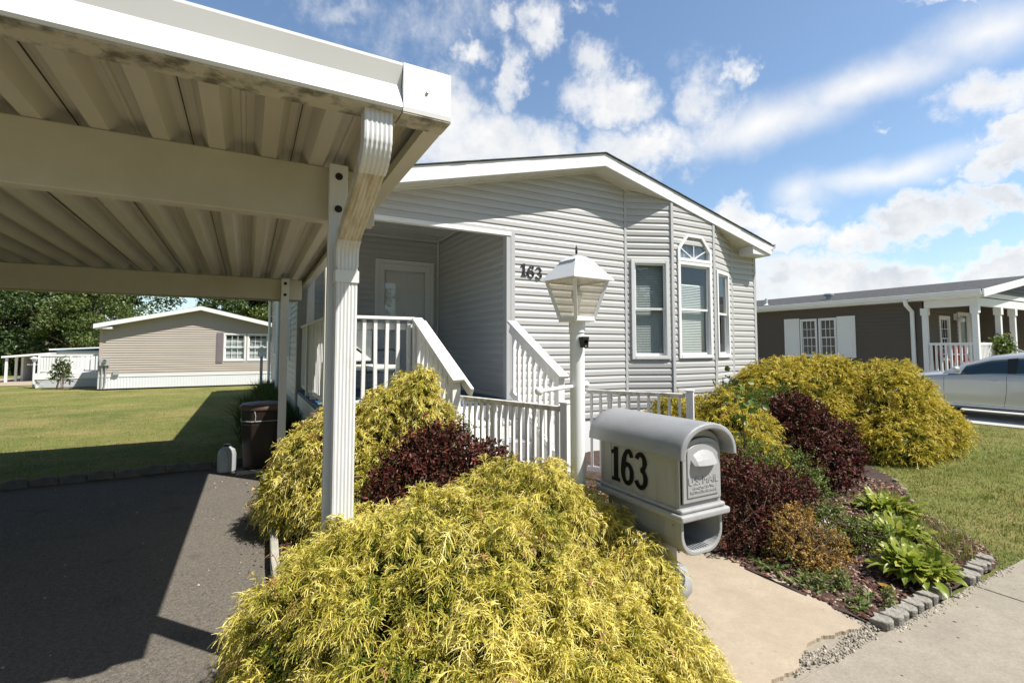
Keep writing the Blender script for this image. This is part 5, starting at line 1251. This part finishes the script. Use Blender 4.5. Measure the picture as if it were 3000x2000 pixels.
for k_, (x, y, h, cr, lb) in enumerate(((-13, -19, 9, 4.5, 'broad unseen tree added across the street, left of the driveway'), (-3.5, -22, 10, 5.0, 'tall round unseen tree added across the street opposite the driveway'), (6.0, -21, 9.5, 4.6, 'unseen leafy tree added across the street, reflected in the bay windows'), (16, -24, 10, 5.0, 'wide unseen tree added across the street opposite the brown house'))):
    tree(lb, x, y, h, cr, 'tree_leaf', 80, 9000, .42, low=.10, group='unseen trees added across the street')  # unseen trees behind the camera, added to cut sky fill and reflect in windows
# undergrowth far back
C = region(9000, -40, -5, 37, 56, lambda x, y: y > 34.5 - x * 0); scatter_tris('undergrowth', 'dark_grass', C, 4, 1.1, .10, .8, .25)

# ------------------------------------------------------------------ brown house (right)
W = thing('brown_house', 'dark brown sided house with white trim and corner porch at the right', 'house', (20, 10, 0))
X0 = 17.0; YP = 5.32; YR = 6.52; YE = 17.5
FE = Fr(X0, YE, -90); Sy = lambda y: YE - y
t = MB(); ZE = 2.86
siding(t, FE, [(0, .45), (Sy(YR), .45), (Sy(YR), ZE), (0, ZE)], [(Sy(10.04), Sy(9.47), 1.22, 2.5), (Sy(9.42), Sy(8.85), 1.22, 2.5)], course=.11, out=.022, dutch=False)
FP = Fr(X0, YR)
siding(t, FP, [(0, .45), (3.45, .45), (3.45, ZE), (0, ZE)], [(.98, 1.66, 1.12, 2.46), (2.2, 3.18, .74, 2.62)], course=.11, out=.022, dutch=False)
FI = Fr(20.45, YR, -90); siding(t, FI, [(0, .45), (YR - YP + .02, .45), (YR - YP + .02, ZE), (0, ZE)], course=.11, out=.022, dutch=False)
FG = Fr(20.45, YP); siding(t, FG, [(0, .45), (4.6, .45), (4.6, ZE), (0, ZE)], course=.11, out=.022, dutch=False)
gz = lambda x: ZE + .17 + .165 * (x - 16.62) if x < 20.8 else ZE + .17 + .165 * (20.8 * 2 - x - 16.62)
FGa = Fr(0, YP - .02); siding(t, FGa, [(17.55, ZE + .15), (24.0, ZE + .15), (20.8, gz(20.8) - .06)], course=.11, out=.022, dutch=False)
t.face([(24.9, YP, .45), (24.9, YE, .45), (24.9, YE, ZE + .1), (24.9, YP, ZE + .1)]); t.face([(X0, YE, .45), (24.9, YE, .45), (24.9, YE, ZE + .1), (X0, YE, ZE + .1)])
t.build('wall', M['brown_siding'], W, recalc=False)
t = MB(); zt = lambda x: ZE + .17 + .165 * (x - 16.62)
t.hexa([(16.62, 5.1, zt(16.62) - .03), (20.8, 5.1, zt(20.8) - .03), (20.8, YE, zt(20.8) - .03), (16.62, YE, zt(16.62) - .03), (16.62, 5.1, zt(16.62)), (20.8, 5.1, zt(20.8)), (20.8, YE, zt(20.8)), (16.62, YE, zt(16.62))])
t.hexa([(20.8, 5.1, zt(20.8) - .03), (25, 5.1, zt(16.62) - .03), (25, YE, zt(16.62) - .03), (20.8, YE, zt(20.8) - .03), (20.8, 5.1, zt(20.8)), (25, 5.1, zt(16.62)), (25, YE, zt(16.62)), (20.8, YE, zt(20.8))])
t.build('roof', M['shingle'], W)
t = MB(); t.box(16.65, 16.99, 5.12, YE, ZE - .01, ZE + .02); t.box(16.63, 16.66, 5.12, YE, ZE + .0, ZE + .14)
t.box(16.64, 25, YP - .03, YP + .02, ZE + .02, ZE + .16)
for a, b in ((16.62, 20.8),):
    t.hexa([(a, 5.06, zt(a) - .20), (b, 5.06, zt(b) - .20), (b, 5.10, zt(b) - .20), (a, 5.10, zt(a) - .20), (a, 5.06, zt(a) - .005), (b, 5.06, zt(b) - .005), (b, 5.10, zt(b) - .005), (a, 5.10, zt(a) - .005)])
t.build('fascia', M['white'], W)
t = MB(); t.ext([(16.63, ZE + .03), (16.53, ZE + .05), (16.51, ZE + .16), (16.53, ZE + .165), (16.545, ZE + .07), (16.63, ZE + .05)], lambda u, w_, a: (u, a, w_), 5.1, YE); t.build('gutter', M['white'], W)
t = MB(); t.box(16.93, 17.07, YP - .02, YR - .06, ZE - .22, ZE - .012); t.box(17.07, 20.5, YP - .02, YP + .10, ZE - .22, ZE - .012); t.build('porch_beam', M['white'], W)
t = MB(); t.box(17.0, 20.5, YP, YR, ZE - .01, ZE); t.box(20.38, 20.42, YR - .05, YR - .02, .74, ZE - .2); t.build('porch_ceiling', M['white'], W)
t = MB(); t.tube([(16.58, 6.78, ZE + .05), (16.62, 6.76, ZE - .12), (16.93, 6.75, ZE - .3), (16.94, 6.75, .15)], .055, 8); t.build('downspout', M['white'], W)
window(W, FE, Sy(10.04), Sy(9.47), 1.21, 2.51, grid=(3, 2), pane='pane_dark'); window(W, FE, Sy(9.42), Sy(8.85), 1.21, 2.51, grid=(3, 2), pane='pane_dark')
for a, b in ((10.60, 10.06), (8.83, 8.28)):
    t = MB(); t.fbox(FE, Sy(a), Sy(b), .014, .04, 1.20, 2.54); t.fbox(FE, Sy(a) + .07, Sy(b) - .07, .04, .047, 1.28, 1.82); t.fbox(FE, Sy(a) + .07, Sy(b) - .07, .04, .047, 1.92, 2.46); t.build('shutter', M['white'], W)
window(W, FP, .97, 1.67, 1.11, 2.47, grid=(3, 2), pane='pane_dark', casing=.09)
t = MB(); t.fbox(FP, 2.2, 2.3, -.03, .04, .74, 2.62); t.fbox(FP, 3.08, 3.18, -.03, .04, .74, 2.62); t.fbox(FP, 2.3, 3.08, -.03, .04, 2.52, 2.62); t.fbox(FP, 2.3, 2.42, -.02, .015, .76, 2.52); t.fbox(FP, 2.96, 3.08, -.02, .015, .76, 2.52); t.fbox(FP, 2.42, 2.96, -.02, .015, .76, 1.12); d_ = t.build('front_door', M['white'], W)
t = MB(); t.face([FP.p(2.42, -.01, 1.12), FP.p(2.96, -.01, 1.12), FP.p(2.96, -.01, 2.52), FP.p(2.42, -.01, 2.52)]); t.build('pane', M['pane'], d_, recalc=False)
t = MB(); t.fbox(FP, 2.3, 3.08, -.10, -.06, .76, 2.52); t.build('inner_door', M['blind'], d_)
t = MB(); t.fbox(FP, 2.33, 2.37, .015, .06, 1.38, 1.56); t.build('handle', M['black_metal'], d_)
t = MB(); t.box(16.98, 20.5, YP - .02, YR, .60, .74); t.box(17.02, 20.45, YP + .02, YP + .04, .02, .60); t.box(17.02, 17.04, YP + .02, YE, .02, .46); t.build('porch_floor', M['white'], W)
for x, y in ((17.0, 6.47), (17.0, 5.38), (18.55, 5.38), (19.6, 5.38)):
    t = MB(); t.box(x - .06, x + .06, y - .06, y + .06, .74, ZE - .22); t.box(x - .085, x + .085, y - .085, y + .085, ZE - .42, ZE - .22); t.build('porch_column', M['white'], W, bevel=.006)
def rail2(p0, p1, n, wd=.04):
    p0 = Vector(p0); p1 = Vector(p1); t = MB(); t.beam(p0, p1, .06, .07); t.beam(p0 - Vector((0, 0, .76)), p1 - Vector((0, 0, .76)), .05, .05); t.build('railing', M['white'], W)
    for k in range(n):
        q = p0.lerp(p1, (k + .5) / n); t = MB(); t.beam(q - Vector((0, 0, .75)), q - Vector((0, 0, .03)), wd, wd, up=tuple((p1 - p0).normalized())); t.build('baluster', M['white'], W)
rail2((17.0, 6.41, 1.62), (17.0, 5.44, 1.62), 9, .045); rail2((17.06, 5.38, 1.62), (18.49, 5.38, 1.62), 16, .045); rail2((18.60, 5.32, 1.60), (18.75, 4.3, 1.02), 7)
VT = thing('roof_vent', 'squat grey metal turbine vent on the brown house roof', 'vent', (17.7, 9.44, zt(17.7)))
t = MB(); t.lathe([(.09, -.04), (.09, .10), (.16, .12), (.16, .17), (.10, .2)], (17.7, 9.44, zt(17.7)), 14); t.build('cowl', M['grey_metal'], VT)
VT = thing('vent_pipe', 'thin white vent pipe near the left end of the brown house roof', 'vent pipe', (17.4, 11.55, zt(17.4)))
t = MB(); t.lathe([(.12, -.02), (.06, .02), (.045, .04), (.045, .24)], (17.4, 11.55, zt(17.4)), 10); t.build('pipe', M['white'], VT)
t = MB(); t.fbox(FP, 1.93, 2.02, .02, .08, 2.36, 2.56); t.lathe([(.02, 2.46), (.10, 2.40), (.11, 2.36), (.09, 2.30), (.01, 2.30)], tuple(Vector(FP.p(2.02, .16, 0))), 10); tag(t.build('wall_lamp', M['white'], None), 'white wall lamp left of the door on the brown house porch', 'lamp')
# hanging planter, orange chairs
HP = thing('planter', 'dark planter box of trailing green leaves on the porch railing of the brown house', 'planter', (18.3, 5.28, 1.5))
t = MB(); t.box(18.05, 18.5, 5.17, 5.33, 1.40, 1.60); t.build('box', M['terracotta'], HP, bevel=.02)
n = 900; C = np.array([[18.28, 5.25, 1.62]]) + RNG.normal(size=(n, 3)) * np.array([.17, .09, .10]); C[:, 2] -= np.where(RNG.random(n) < .3, RNG.uniform(0, .35, n), 0); V, F, T = leaf_quads(C, unit(RNG.normal(size=(n, 3)) + np.array([0, 0, -.5])), unit(RNG.normal(size=(n, 3)) + np.array([0, 0, 1])), np.full(n, .08), np.full(n, .05), RNG.uniform(.2, 1, n)); np_mesh('leaves', V, F, M['boxwood'], HP, T)
for x, y, a, lb in ((17.75, 6.2, 20, 'red orange porch chair under the window of the brown house'), (18.75, 6.15, -25, 'red orange porch chair before the front door of the brown house')):
    c = thing('porch_chair', lb, 'chair', (x, y, .74)); c.rotation_euler[2] = R(a)
    t = MB(); t.box(-.24, .24, -.24, .22, .36, .40); t.build('seat', M['red_seat'], c, local=True, bevel=.01)
    t = MB(); t.hexa([(-.24, .18, .40), (.24, .18, .40), (.24, .22, .40), (-.24, .22, .40), (-.20, .30, .88), (.20, .30, .88), (.20, .34, .88), (-.20, .34, .88)]); t.build('backrest', M['red_seat'], c, local=True, bevel=.01)
    for sx in (-1, 1):
        t = MB(); t.tube([(sx * .25, -.24, 0), (sx * .26, -.22, .58), (sx * .26, .22, .60)], .018, 6); t.build('arm', M['white'], c, local=True)
        t = MB(); t.tube([(sx * .22, .2, 0), (sx * .22, .2, .4)], .018, 6); t.build('leg', M['white'], c, local=True)

# ------------------------------------------------------------------ silver sedan, nose pointing away from the street
CX, CY = 14.50, 3.92
CAR = thing('parked_car', 'silver four door sedan parked on the pale drive before the brown house', 'car', (CX, CY, .012))
Z0 = .012
# stations: y (relative, + is the nose), half width, sill z, belt z, top z of lower body, crown half width
st = [(2.42, .50, .42, .60, .62, .40), (2.36, .70, .28, .66, .68, .58), (2.15, .84, .22, .74, .79, .68), (1.7, .90, .20, .83, .90, .74), (1.05, .925, .19, .905, .985, .76), (.95, .928, .19, .915, .99, .76), (.2, .935, .19, .945, .97, .80), (-.7, .935, .19, .965, .99, .80), (-1.4, .93, .20, .985, 1.02, .79), (-1.9, .90, .24, 1.0, 1.06, .74), (-2.3, .84, .32, .98, 1.05, .66), (-2.45, .72, .42, .86, .90, .52)]
def body_ring(y, hw_, zs, zb, zt_, hc):
    pr = [(hw_ * .86, zs), (hw_ * .965, zs + .04), (hw_ * .99, zs + .14), (hw_ * 1.0, zs + (zb - zs) * .5), (hw_ * .985, zs + (zb - zs) * .80), (hw_ * .955, zb - .03), (hw_ * .94, zb), (hc, zb + (zt_ - zb) * .75), (hc * .5, zt_)]
    return [(CX - u, CY + y, Z0 + z) for u, z in pr] + [(CX + u, CY + y, Z0 + z) for u, z in reversed(pr)]
from bisect import bisect
def lerp_st(y):
    ys = [-s[0] for s in st]; k = min(max(bisect(ys, -y) - 1, 0), len(st) - 2); a, b = st[k], st[k + 1]; f_ = (a[0] - y) / (a[0] - b[0]); f_ = min(max(f_, 0), 1)
    return [a[i] + (b[i] - a[i]) * f_ for i in range(6)]
ys = sorted(set([s[0] for s in st] + list(np.linspace(-2.45, 2.42, 60).round(3))), reverse=True)
t = MB(); t.rings([body_ring(*lerp_st(y)) for y in ys]); cb = t.build('body', M['car'], CAR, smooth=True)
# greenhouse: pillars + roof as one painted shell, glass panels set in
def gh(y, k):      # k 0 belt .. 1 roof edge
    b = lerp_st(y); return b[1] * .94 - .005 - (.235 if k else 0) , (b[3] + .0 if not k else 0)
roofc = [(.98, 1.00), (.62, 1.18), (.22, 1.345), (-.25, 1.415), (-.75, 1.425), (-1.25, 1.38), (-1.62, 1.25), (-1.95, 1.07)]
def roof_z(y):
    for (a, za), (b, zb) in zip(roofc, roofc[1:]):
        if b <= y <= a: return za + (zb - za) * (a - y) / (a - b)
    return 1.0
rings = []; gy = [.98, .8, .62, .42, .22, 0, -.25, -.5, -.75, -1.0, -1.25, -1.45, -1.62, -1.8, -1.95]
for y in gy:
    b = lerp_st(y); z1 = roof_z(y); zb = b[3] - .01; f_ = (z1 - zb) / .46; hb = b[1] * .935; hr = hb - .25 * max(f_, 0)
    pr = [(hb, zb), (hb - .25 * max(f_, 0) * .82, zb + (z1 - zb) * .82), (hr - .02, zb + (z1 - zb) * .93), (hr * .72, z1 - .005), (hr * .3, z1 + .008)]
    rings.append([(CX - u, CY + y, Z0 + z) for u, z in pr] + [(CX + u, CY + y, Z0 + z) for u, z in reversed(pr)])
t = MB(); t.rings(rings); t.build('roof', M['car'], CAR, smooth=True)
def side_pt(y, k, sx, off=.006):
    b = lerp_st(y); z1 = roof_z(y); zb = b[3] - .01; f_ = max((z1 - zb) / .46, 0); hb = b[1] * .935
    return (CX + sx * (hb - .25 * f_ * .82 * k + off), CY + y, Z0 + zb + (z1 - zb) * .82 * k)
for sx in (-1, 1):
    for ya, yb, yp, lab in ((.70, -.06, .34, 'front'), (-.18, -1.20, None, 'rear')):
        t = MB()
        if yp is not None:
            lowp = [side_pt(y, .09, sx) for y in np.linspace(ya, yb, 12)]; top = [side_pt(y, .90 - .0 * y, sx) for y in np.linspace(ya - .08, yb + .03, 12)]
        else:
            lowp = [side_pt(y, .09, sx) for y in np.linspace(ya, yb - .12, 12)]; top = [side_pt(y, .90, sx) for y in np.linspace(ya, yb, 12)]
        for k in range(11): t.face([lowp[k], lowp[k + 1], top[k + 1], top[k]])
        t.build('side_window', M['pane_car'], CAR, recalc=False)
    t = MB(); t.beam(side_pt(.9, .05, sx, .008), side_pt(-1.5, .05, sx, .008), .014, .03); t.build('window_trim', M['black_metal'], CAR)
    t = MB(); q = [side_pt(y, k, sx, .008) for y, k in ((-.055, .08), (-.185, .08), (-.185, .91), (-.025, .91))]; t.face(q); t.build('pillar', M['black_metal'], CAR, recalc=False)
    # mirror
    b = lerp_st(.72); t = MB(); t.ball((CX + sx * (b[1] + .10), CY + .70, Z0 + 1.035), .1, 14, 8, (1.05, .62, .72)); t.box(CX + sx * b[1] * .93 - .03 + sx * .04, CX + sx * b[1] * .93 + .03 + sx * .04, CY + .68, CY + .74, Z0 + .95, Z0 + 1.01); t.build('mirror', M['car'], CAR, smooth=True)
    # door seams and handles
    def surf(y, z, off=.004):
        b_ = lerp_st(y); zs, zb = b_[2], b_[3]; pr = [(.86, zs), (.965, zs + .04), (.99, zs + .14), (1.0, zs + (zb - zs) * .5), (.985, zs + (zb - zs) * .80), (.955, zb - .03), (.94, zb)]
        for (u0, za), (u1, zc) in zip(pr, pr[1:]):
            if za <= z <= zc: return (CX + sx * (b_[1] * (u0 + (u1 - u0) * (z - za) / (zc - za)) + off), CY + y, Z0 + z)
        return (CX + sx * (b_[1] * .95 + off), CY + y, Z0 + z)
    t = MB()
    for seam in ([(.97, z) for z in np.linspace(.30, .86, 9)], [(.03 - .08 * math.sin((z - .30) / .6 * math.pi * .5 + .3), z) for z in np.linspace(.28, .93, 10)], [(-1.30 + .1 * math.sin((z - .30) / .6 * math.pi), z) for z in np.linspace(.45, .95, 9)], [(y, .295) for y in np.linspace(.97, -1.3, 14)]):
        t.tube([surf(y, z, .0005) for y, z in seam], .0035, 5, cap=False)
    t.build('door_seam', M['black_metal'], CAR, recalc=False)
    t = MB(); t.tube([surf(y, .245, .006) for y in np.linspace(1.0, -1.25, 10)], .012, 6); t.build('sill_trim', M['chrome'], CAR, recalc=False)
    for y in (.16, -1.10):
        t = MB(); t.tube([surf(y + .10, .80, .004), surf(y + .06, .805, .022), surf(y - .06, .808, .022), surf(y - .10, .808, .004)], .011, 8); t.build('door_handle', M['chrome'], CAR, smooth=True)
    for y in (1.50, -1.42):
        t = MB(); b = lerp_st(y)
        def wheel_ring(r, x): return [(CX + sx * x, CY + y + r * math.cos(2 * math.pi * j / 28), Z0 + .335 + r * math.sin(2 * math.pi * j / 28)) for j in range(28)]
        t.rings([wheel_ring(.375, b[1] * 1.0 + .002), wheel_ring(.375, b[1] - .2)]); t.build('wheel_arch', M['black'], CAR)
        t = MB(); t.rings([wheel_ring(.22, b[1] + .008), wheel_ring(.30, b[1] + .012), wheel_ring(.333, b[1] - .01), wheel_ring(.333, b[1] - .19), wheel_ring(.2, b[1] - .2)], cap=False); w_ = t.build('wheel', M['tyre'], CAR, smooth=True)
        t = MB(); t.rings([wheel_ring(.225, b[1] + .012), wheel_ring(.215, b[1] + .002), wheel_ring(.07, b[1] + .004), wheel_ring(.03, b[1] + .018)]); t.build('rim', M['rim'], w_)
t = MB()
for (ya, yb) in ((.93, .30), (-1.42, -1.88)):
    nn_ = 8
    def ws(y, u):
        b = lerp_st(y); z1 = roof_z(y); hb = b[1] * .935; f_ = max((z1 - b[3] + .01) / .46, 0); hr = (hb - .25 * f_) * .86
        return (CX + u * hr, CY + y, Z0 + z1 + .012 - .02 * u * u)
    for i in range(5):
        for j in range(6):
            y0_, y1_ = ya + (yb - ya) * i / 5, ya + (yb - ya) * (i + 1) / 5; u0, u1 = -1 + j / 3, -1 + (j + 1) / 3
            t.face([ws(y0_, u0), ws(y0_, u1), ws(y1_, u1), ws(y1_, u0)])
t.build('windscreen', M['pane_dark'], CAR, recalc=False)
for sx in (-1, 1):
    t = MB(); t.ball((CX + sx * .66, CY + 2.18, Z0 + .68), .1, 12, 8, (1.5, 1.6, .7)); t.build('headlight', M['pane_dark'], CAR, smooth=True)
    t = MB(); t.ball((CX + sx * .66, CY - 2.34, Z0 + .82), .1, 12, 8, (1.5, .8, .8)); t.build('tail_light', M['red_seat'], CAR, smooth=True)

# ------------------------------------------------------------------ sky, sun, camera
wd = bpy.data.worlds.new('World'); SC.world = wd; wd.use_nodes = True; wt = wd.node_tree; wt.nodes.clear(); nt = NT(wt)
SUN = Vector((.45, -.55, 1.0)).normalized(); SEL = math.asin(SUN.z); SAZ = math.atan2(SUN.x, SUN.y)
sky = nt.n('ShaderNodeTexSky', sky_type='NISHITA', sun_disc=False, sun_elevation=SEL, sun_rotation=SAZ, altitude=50.0, air_density=1.0, dust_density=.7, ozone_density=1.6)
dirv_ = nt.n('ShaderNodeTexCoord').outputs['Generated']
sp = nt.n('ShaderNodeSeparateXYZ', ins={0: dirv_})
az = nt.math('ARCTAN2', sp.outputs[0], sp.outputs[1]); el_ = nt.math('ARCSINE', sp.outputs[2])
cmb = nt.n('ShaderNodeCombineXYZ', ins={0: az, 1: el_})
n1 = nt.n('ShaderNodeTexNoise', ins={'Vector': cmb.outputs[0], 'Scale': 11.0, 'Detail': 9.0, 'Roughness': .62})
wv = nt.n('ShaderNodeVectorMath', operation='SUBTRACT', ins={0: n1.outputs['Color'], 1: (.5, .5, .5)})
wsc = nt.n('ShaderNodeVectorMath', operation='MULTIPLY', ins={0: wv.outputs[0], 1: (.15, .12, 0)})
wvf = nt.n('ShaderNodeVectorMath', operation='SUBTRACT', ins={0: nt.n('ShaderNodeTexNoise', ins={'Vector': cmb.outputs[0], 'Scale': 34.0, 'Detail': 8.0, 'Roughness': .6}).outputs['Color'], 1: (.5, .5, .5)})
wsf = nt.n('ShaderNodeVectorMath', operation='MULTIPLY', ins={0: wvf.outputs[0], 1: (.060, .050, 0)})
warp0 = nt.n('ShaderNodeVectorMath', operation='ADD', ins={0: cmb.outputs[0], 1: wsc.outputs[0]})
warp = nt.n('ShaderNodeVectorMath', operation='ADD', ins={0: warp0.outputs[0], 1: wsf.outputs[0]})
CL = [(0.4415, 0.4012, 0.1868, 0.0669, -0.013, 1.0), (0.3553, 0.4587, 0.0933, 0.0743, 0.039, 0.9), (0.5712, 0.4009, 0.0784, 0.0549, -0.04, 0.9), (0.3113, 0.5883, 0.2384, 0.0641, 0.155, 0.38), (0.5028, 0.5207, 0.0325, 0.061, -0.172, 0.85), (0.5649, 0.5955, 0.0436, 0.038, -0.041, 0.85), (0.4083, 0.5549, 0.0508, 0.0241, 0.029, 0.8), (0.4919, 0.5755, 0.0292, 0.0313, -0.003, 0.6), (0.4845, 0.6195, 0.0439, 0.0224, -0.003, 0.7), (0.7065, 0.4803, 0.0956, 0.0422, -0.106, 1.0), (0.6757, 0.5307, 0.0491, 0.0377, -0.088, 0.75), (0.7666, 0.3828, 0.148, 0.048, -0.12, 0.95), (0.8786, 0.4509, 0.0511, 0.0679, -0.463, 0.7), (0.9146, 0.4055, 0.0941, 0.0612, -0.176, 0.6), (0.9466, 0.4772, 0.0224, 0.0339, 0.124, 0.7), (0.8488, 0.5318, 0.0322, 0.046, -0.165, 0.3), (0.9852, 0.4044, 0.1641, 0.0402, 0.075, 0.75), (1.1559, 0.4288, 0.16, 0.0321, 0.063, 0.68), (1.2966, 0.4494, 0.093, 0.0364, 0.01, 0.7), (1.1773, 0.283, 0.1268, 0.0225, 0.064, 0.72), (1.0467, 0.2685, 0.0599, 0.035, 0.03, 0.6), (1.3104, 0.2846, 0.0576, 0.033, -0.053, 0.95), (1.2807, 0.2543, 0.0395, 0.024, -0.242, 0.7), (1.2926, 0.362, 0.0684, 0.0387, -0.233, 0.95), (1.3527, 0.3388, 0.0505, 0.0507, -0.353, 0.9), (1.1576, 0.3554, 0.0177, 0.0105, -0.056, 0.5), (1.2002, 0.2045, 0.0717, 0.0409, -0.173, 1.0), (1.1191, 0.1891, 0.0681, 0.0309, -0.137, 0.9), (1.2596, 0.1941, 0.0509, 0.025, -0.183, 0.85), (1.3038, 0.2102, 0.0565, 0.0262, -0.215, 0.9), (0.9344, 0.2413, 0.0631, 0.0429, -0.115, 0.95), (1.0127, 0.2021, 0.0879, 0.0359, -0.119, 0.85), (1.0358, 0.2585, 0.0454, 0.042, 0.44, 0.5), (1.0783, 0.1299, 0.1479, 0.0497, -0.093, 1.0), (1.1709, 0.105, 0.089, 0.044, -0.087, 0.95), (1.2996, 0.1083, 0.0707, 0.0294, -0.114, 0.9), (1.0152, 0.0982, 0.1467, 0.0489, -0.062, 0.8), (1.2435, 0.0727, 0.1039, 0.0311, -0.07, 0.7), (0.6448, 0.627, 0.0429, 0.0123, -0.08, 0.6), (0.7086, 0.6166, 0.0211, 0.0147, -0.105, 0.4), (1.2492, 0.4953, 0.0486, 0.0085, -0.383, 0.6), (0.1478, 0.5974, 0.1361, 0.0287, 0.136, 0.4), (-0.1525, 0.0336, 0.1267, 0.0337, 0.023, 0.8)]
def cloud_field(vec, soft=False):
    acc = None
    for a, e, ra, re, ro, dn in CL:
        mp = nt.n('ShaderNodeMapping', vector_type='TEXTURE', ins={'Vector': vec, 'Location': (a, e, 0), 'Rotation': (0, 0, ro), 'Scale': (ra, re, 1)})
        ln = nt.n('ShaderNodeVectorMath', operation='LENGTH', ins={0: mp.outputs[0]}).outputs['Value']
        v = nt.rng(ln, 0.0, 1.75, dn * 1.15, 0.0) if soft else nt.rng(ln, 0.45 if e < .33 else .20, 1.22 if e < .33 else 1.50, dn * 1.10, 0.0)
        acc = v if acc is None else nt.math('MAXIMUM', acc, v)
    return acc
BANDS = CL[16:21]; CL = CL[:16] + CL[21:]
fld = cloud_field(warp.outputs[0]); CL = BANDS
wv2 = nt.n('ShaderNodeVectorMath', operation='SUBTRACT', ins={0: nt.n('ShaderNodeTexNoise', ins={'Vector': cmb.outputs[0], 'Scale': 5.0, 'Detail': 5.0, 'Roughness': .5}).outputs['Color'], 1: (.5, .5, .5)})
wsc2 = nt.n('ShaderNodeVectorMath', operation='MULTIPLY', ins={0: wv2.outputs[0], 1: (.10, .07, 0)})
band = cloud_field(nt.n('ShaderNodeVectorMath', operation='ADD', ins={0: cmb.outputs[0], 1: wsc2.outputs[0]}).outputs[0], True)
n2 = nt.noise(cmb.outputs[0], 15.0, 10.0, .66); n3 = nt.noise(cmb.outputs[0], 4.0, 4.0, .5)
den = nt.math('ADD', fld, nt.math('MULTIPLY', nt.math('SUBTRACT', n2, .5), 1.0))
gen = nt.rng(nt.math('ADD', nt.math('MULTIPLY', n3, .6), nt.math('MULTIPLY', n1.outputs[0], .5)), .64, .85, 0, .7)       # clouds elsewhere in the sky
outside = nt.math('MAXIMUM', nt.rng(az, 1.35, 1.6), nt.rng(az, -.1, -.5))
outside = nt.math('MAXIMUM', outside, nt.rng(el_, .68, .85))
den = nt.math('MAXIMUM', den, nt.math('MULTIPLY', nt.math('MULTIPLY', gen, .35), outside))
alpha = nt.n('ShaderNodeMapRange', interpolation_type='SMOOTHSTEP', ins={0: den, 1: .14, 2: 1.02, 3: 0, 4: 1}).outputs[0]
bal = nt.n('ShaderNodeMapRange', interpolation_type='SMOOTHSTEP', ins={0: nt.math('ADD', band, nt.math('MULTIPLY', nt.math('SUBTRACT', n2, .5), .42)), 1: .08, 2: 1.0, 3: 0, 4: 1}).outputs[0]
alpha = nt.math('MAXIMUM', alpha, bal)
shade = nt.rng(nt.math('ADD', nt.math('MULTIPLY', n1.outputs[0], .8), nt.math('MULTIPLY', nt.noise(cmb.outputs[0], 7.0, 6.0, .6), .6)), .52, .82)
shade = nt.math('MULTIPLY', shade, nt.rng(den, .55, 1.15))
ccol = nt.mix(shade, (1.0, .99, .97), (.66, .70, .76))
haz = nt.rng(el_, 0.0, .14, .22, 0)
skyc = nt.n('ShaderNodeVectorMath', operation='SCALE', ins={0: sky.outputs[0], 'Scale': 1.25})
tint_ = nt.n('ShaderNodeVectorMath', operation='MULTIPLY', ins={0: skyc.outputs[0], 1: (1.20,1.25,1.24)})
dim_outside = nt.rng(outside, 0, 1, 1.0, .62)  # sky dimmed outside the camera's view to lower the fill light
tint_ = nt.n('ShaderNodeVectorMath', operation='SCALE', ins={0: tint_.outputs[0], 'Scale': dim_outside})
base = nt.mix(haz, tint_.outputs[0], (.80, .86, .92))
cl2 = nt.n('ShaderNodeVectorMath', operation='SCALE', ins={0: ccol, 'Scale': 8.8})
fin = nt.mix(nt.math('MULTIPLY', alpha, .97), base, cl2.outputs[0])
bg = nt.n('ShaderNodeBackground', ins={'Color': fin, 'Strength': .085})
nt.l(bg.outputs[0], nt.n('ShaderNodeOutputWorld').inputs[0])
wd.cycles.sampling_method = 'MANUAL'; wd.cycles.sample_map_resolution = 512
sl = bpy.data.lights.new('sun', 'SUN'); sl.energy = 5.0; sl.angle = R(.53); sl.color = (1.0, .965, .905)
so = bpy.data.objects.new('sun', sl); COL.objects.link(so); so.rotation_euler = SUN.to_track_quat('Z', 'Y').to_euler(); so.location = (8, -8, 20)

cam = bpy.data.cameras.new('camera'); co_ = bpy.data.objects.new('camera', cam); COL.objects.link(co_)
cam.sensor_width = 36; cam.lens = 17.0; cam.clip_start = .05; cam.clip_end = 2000; cam.shift_y = -59 / 3000
co_.location = (0, 0, 1.5); co_.rotation_euler = (R(90) + math.atan(79 / 1417), 0, R(-28.6))
SC.camera = co_
SC.view_settings.view_transform = 'Standard'; SC.view_settings.look = 'None'; SC.view_settings.exposure = .50; SC.view_settings.gamma = 1
SC.render.engine = 'CYCLES'; SC.cycles.max_bounces = 8; SC.cycles.diffuse_bounces = 2; SC.cycles.transparent_max_bounces = 12
SC.cycles.use_denoising = True
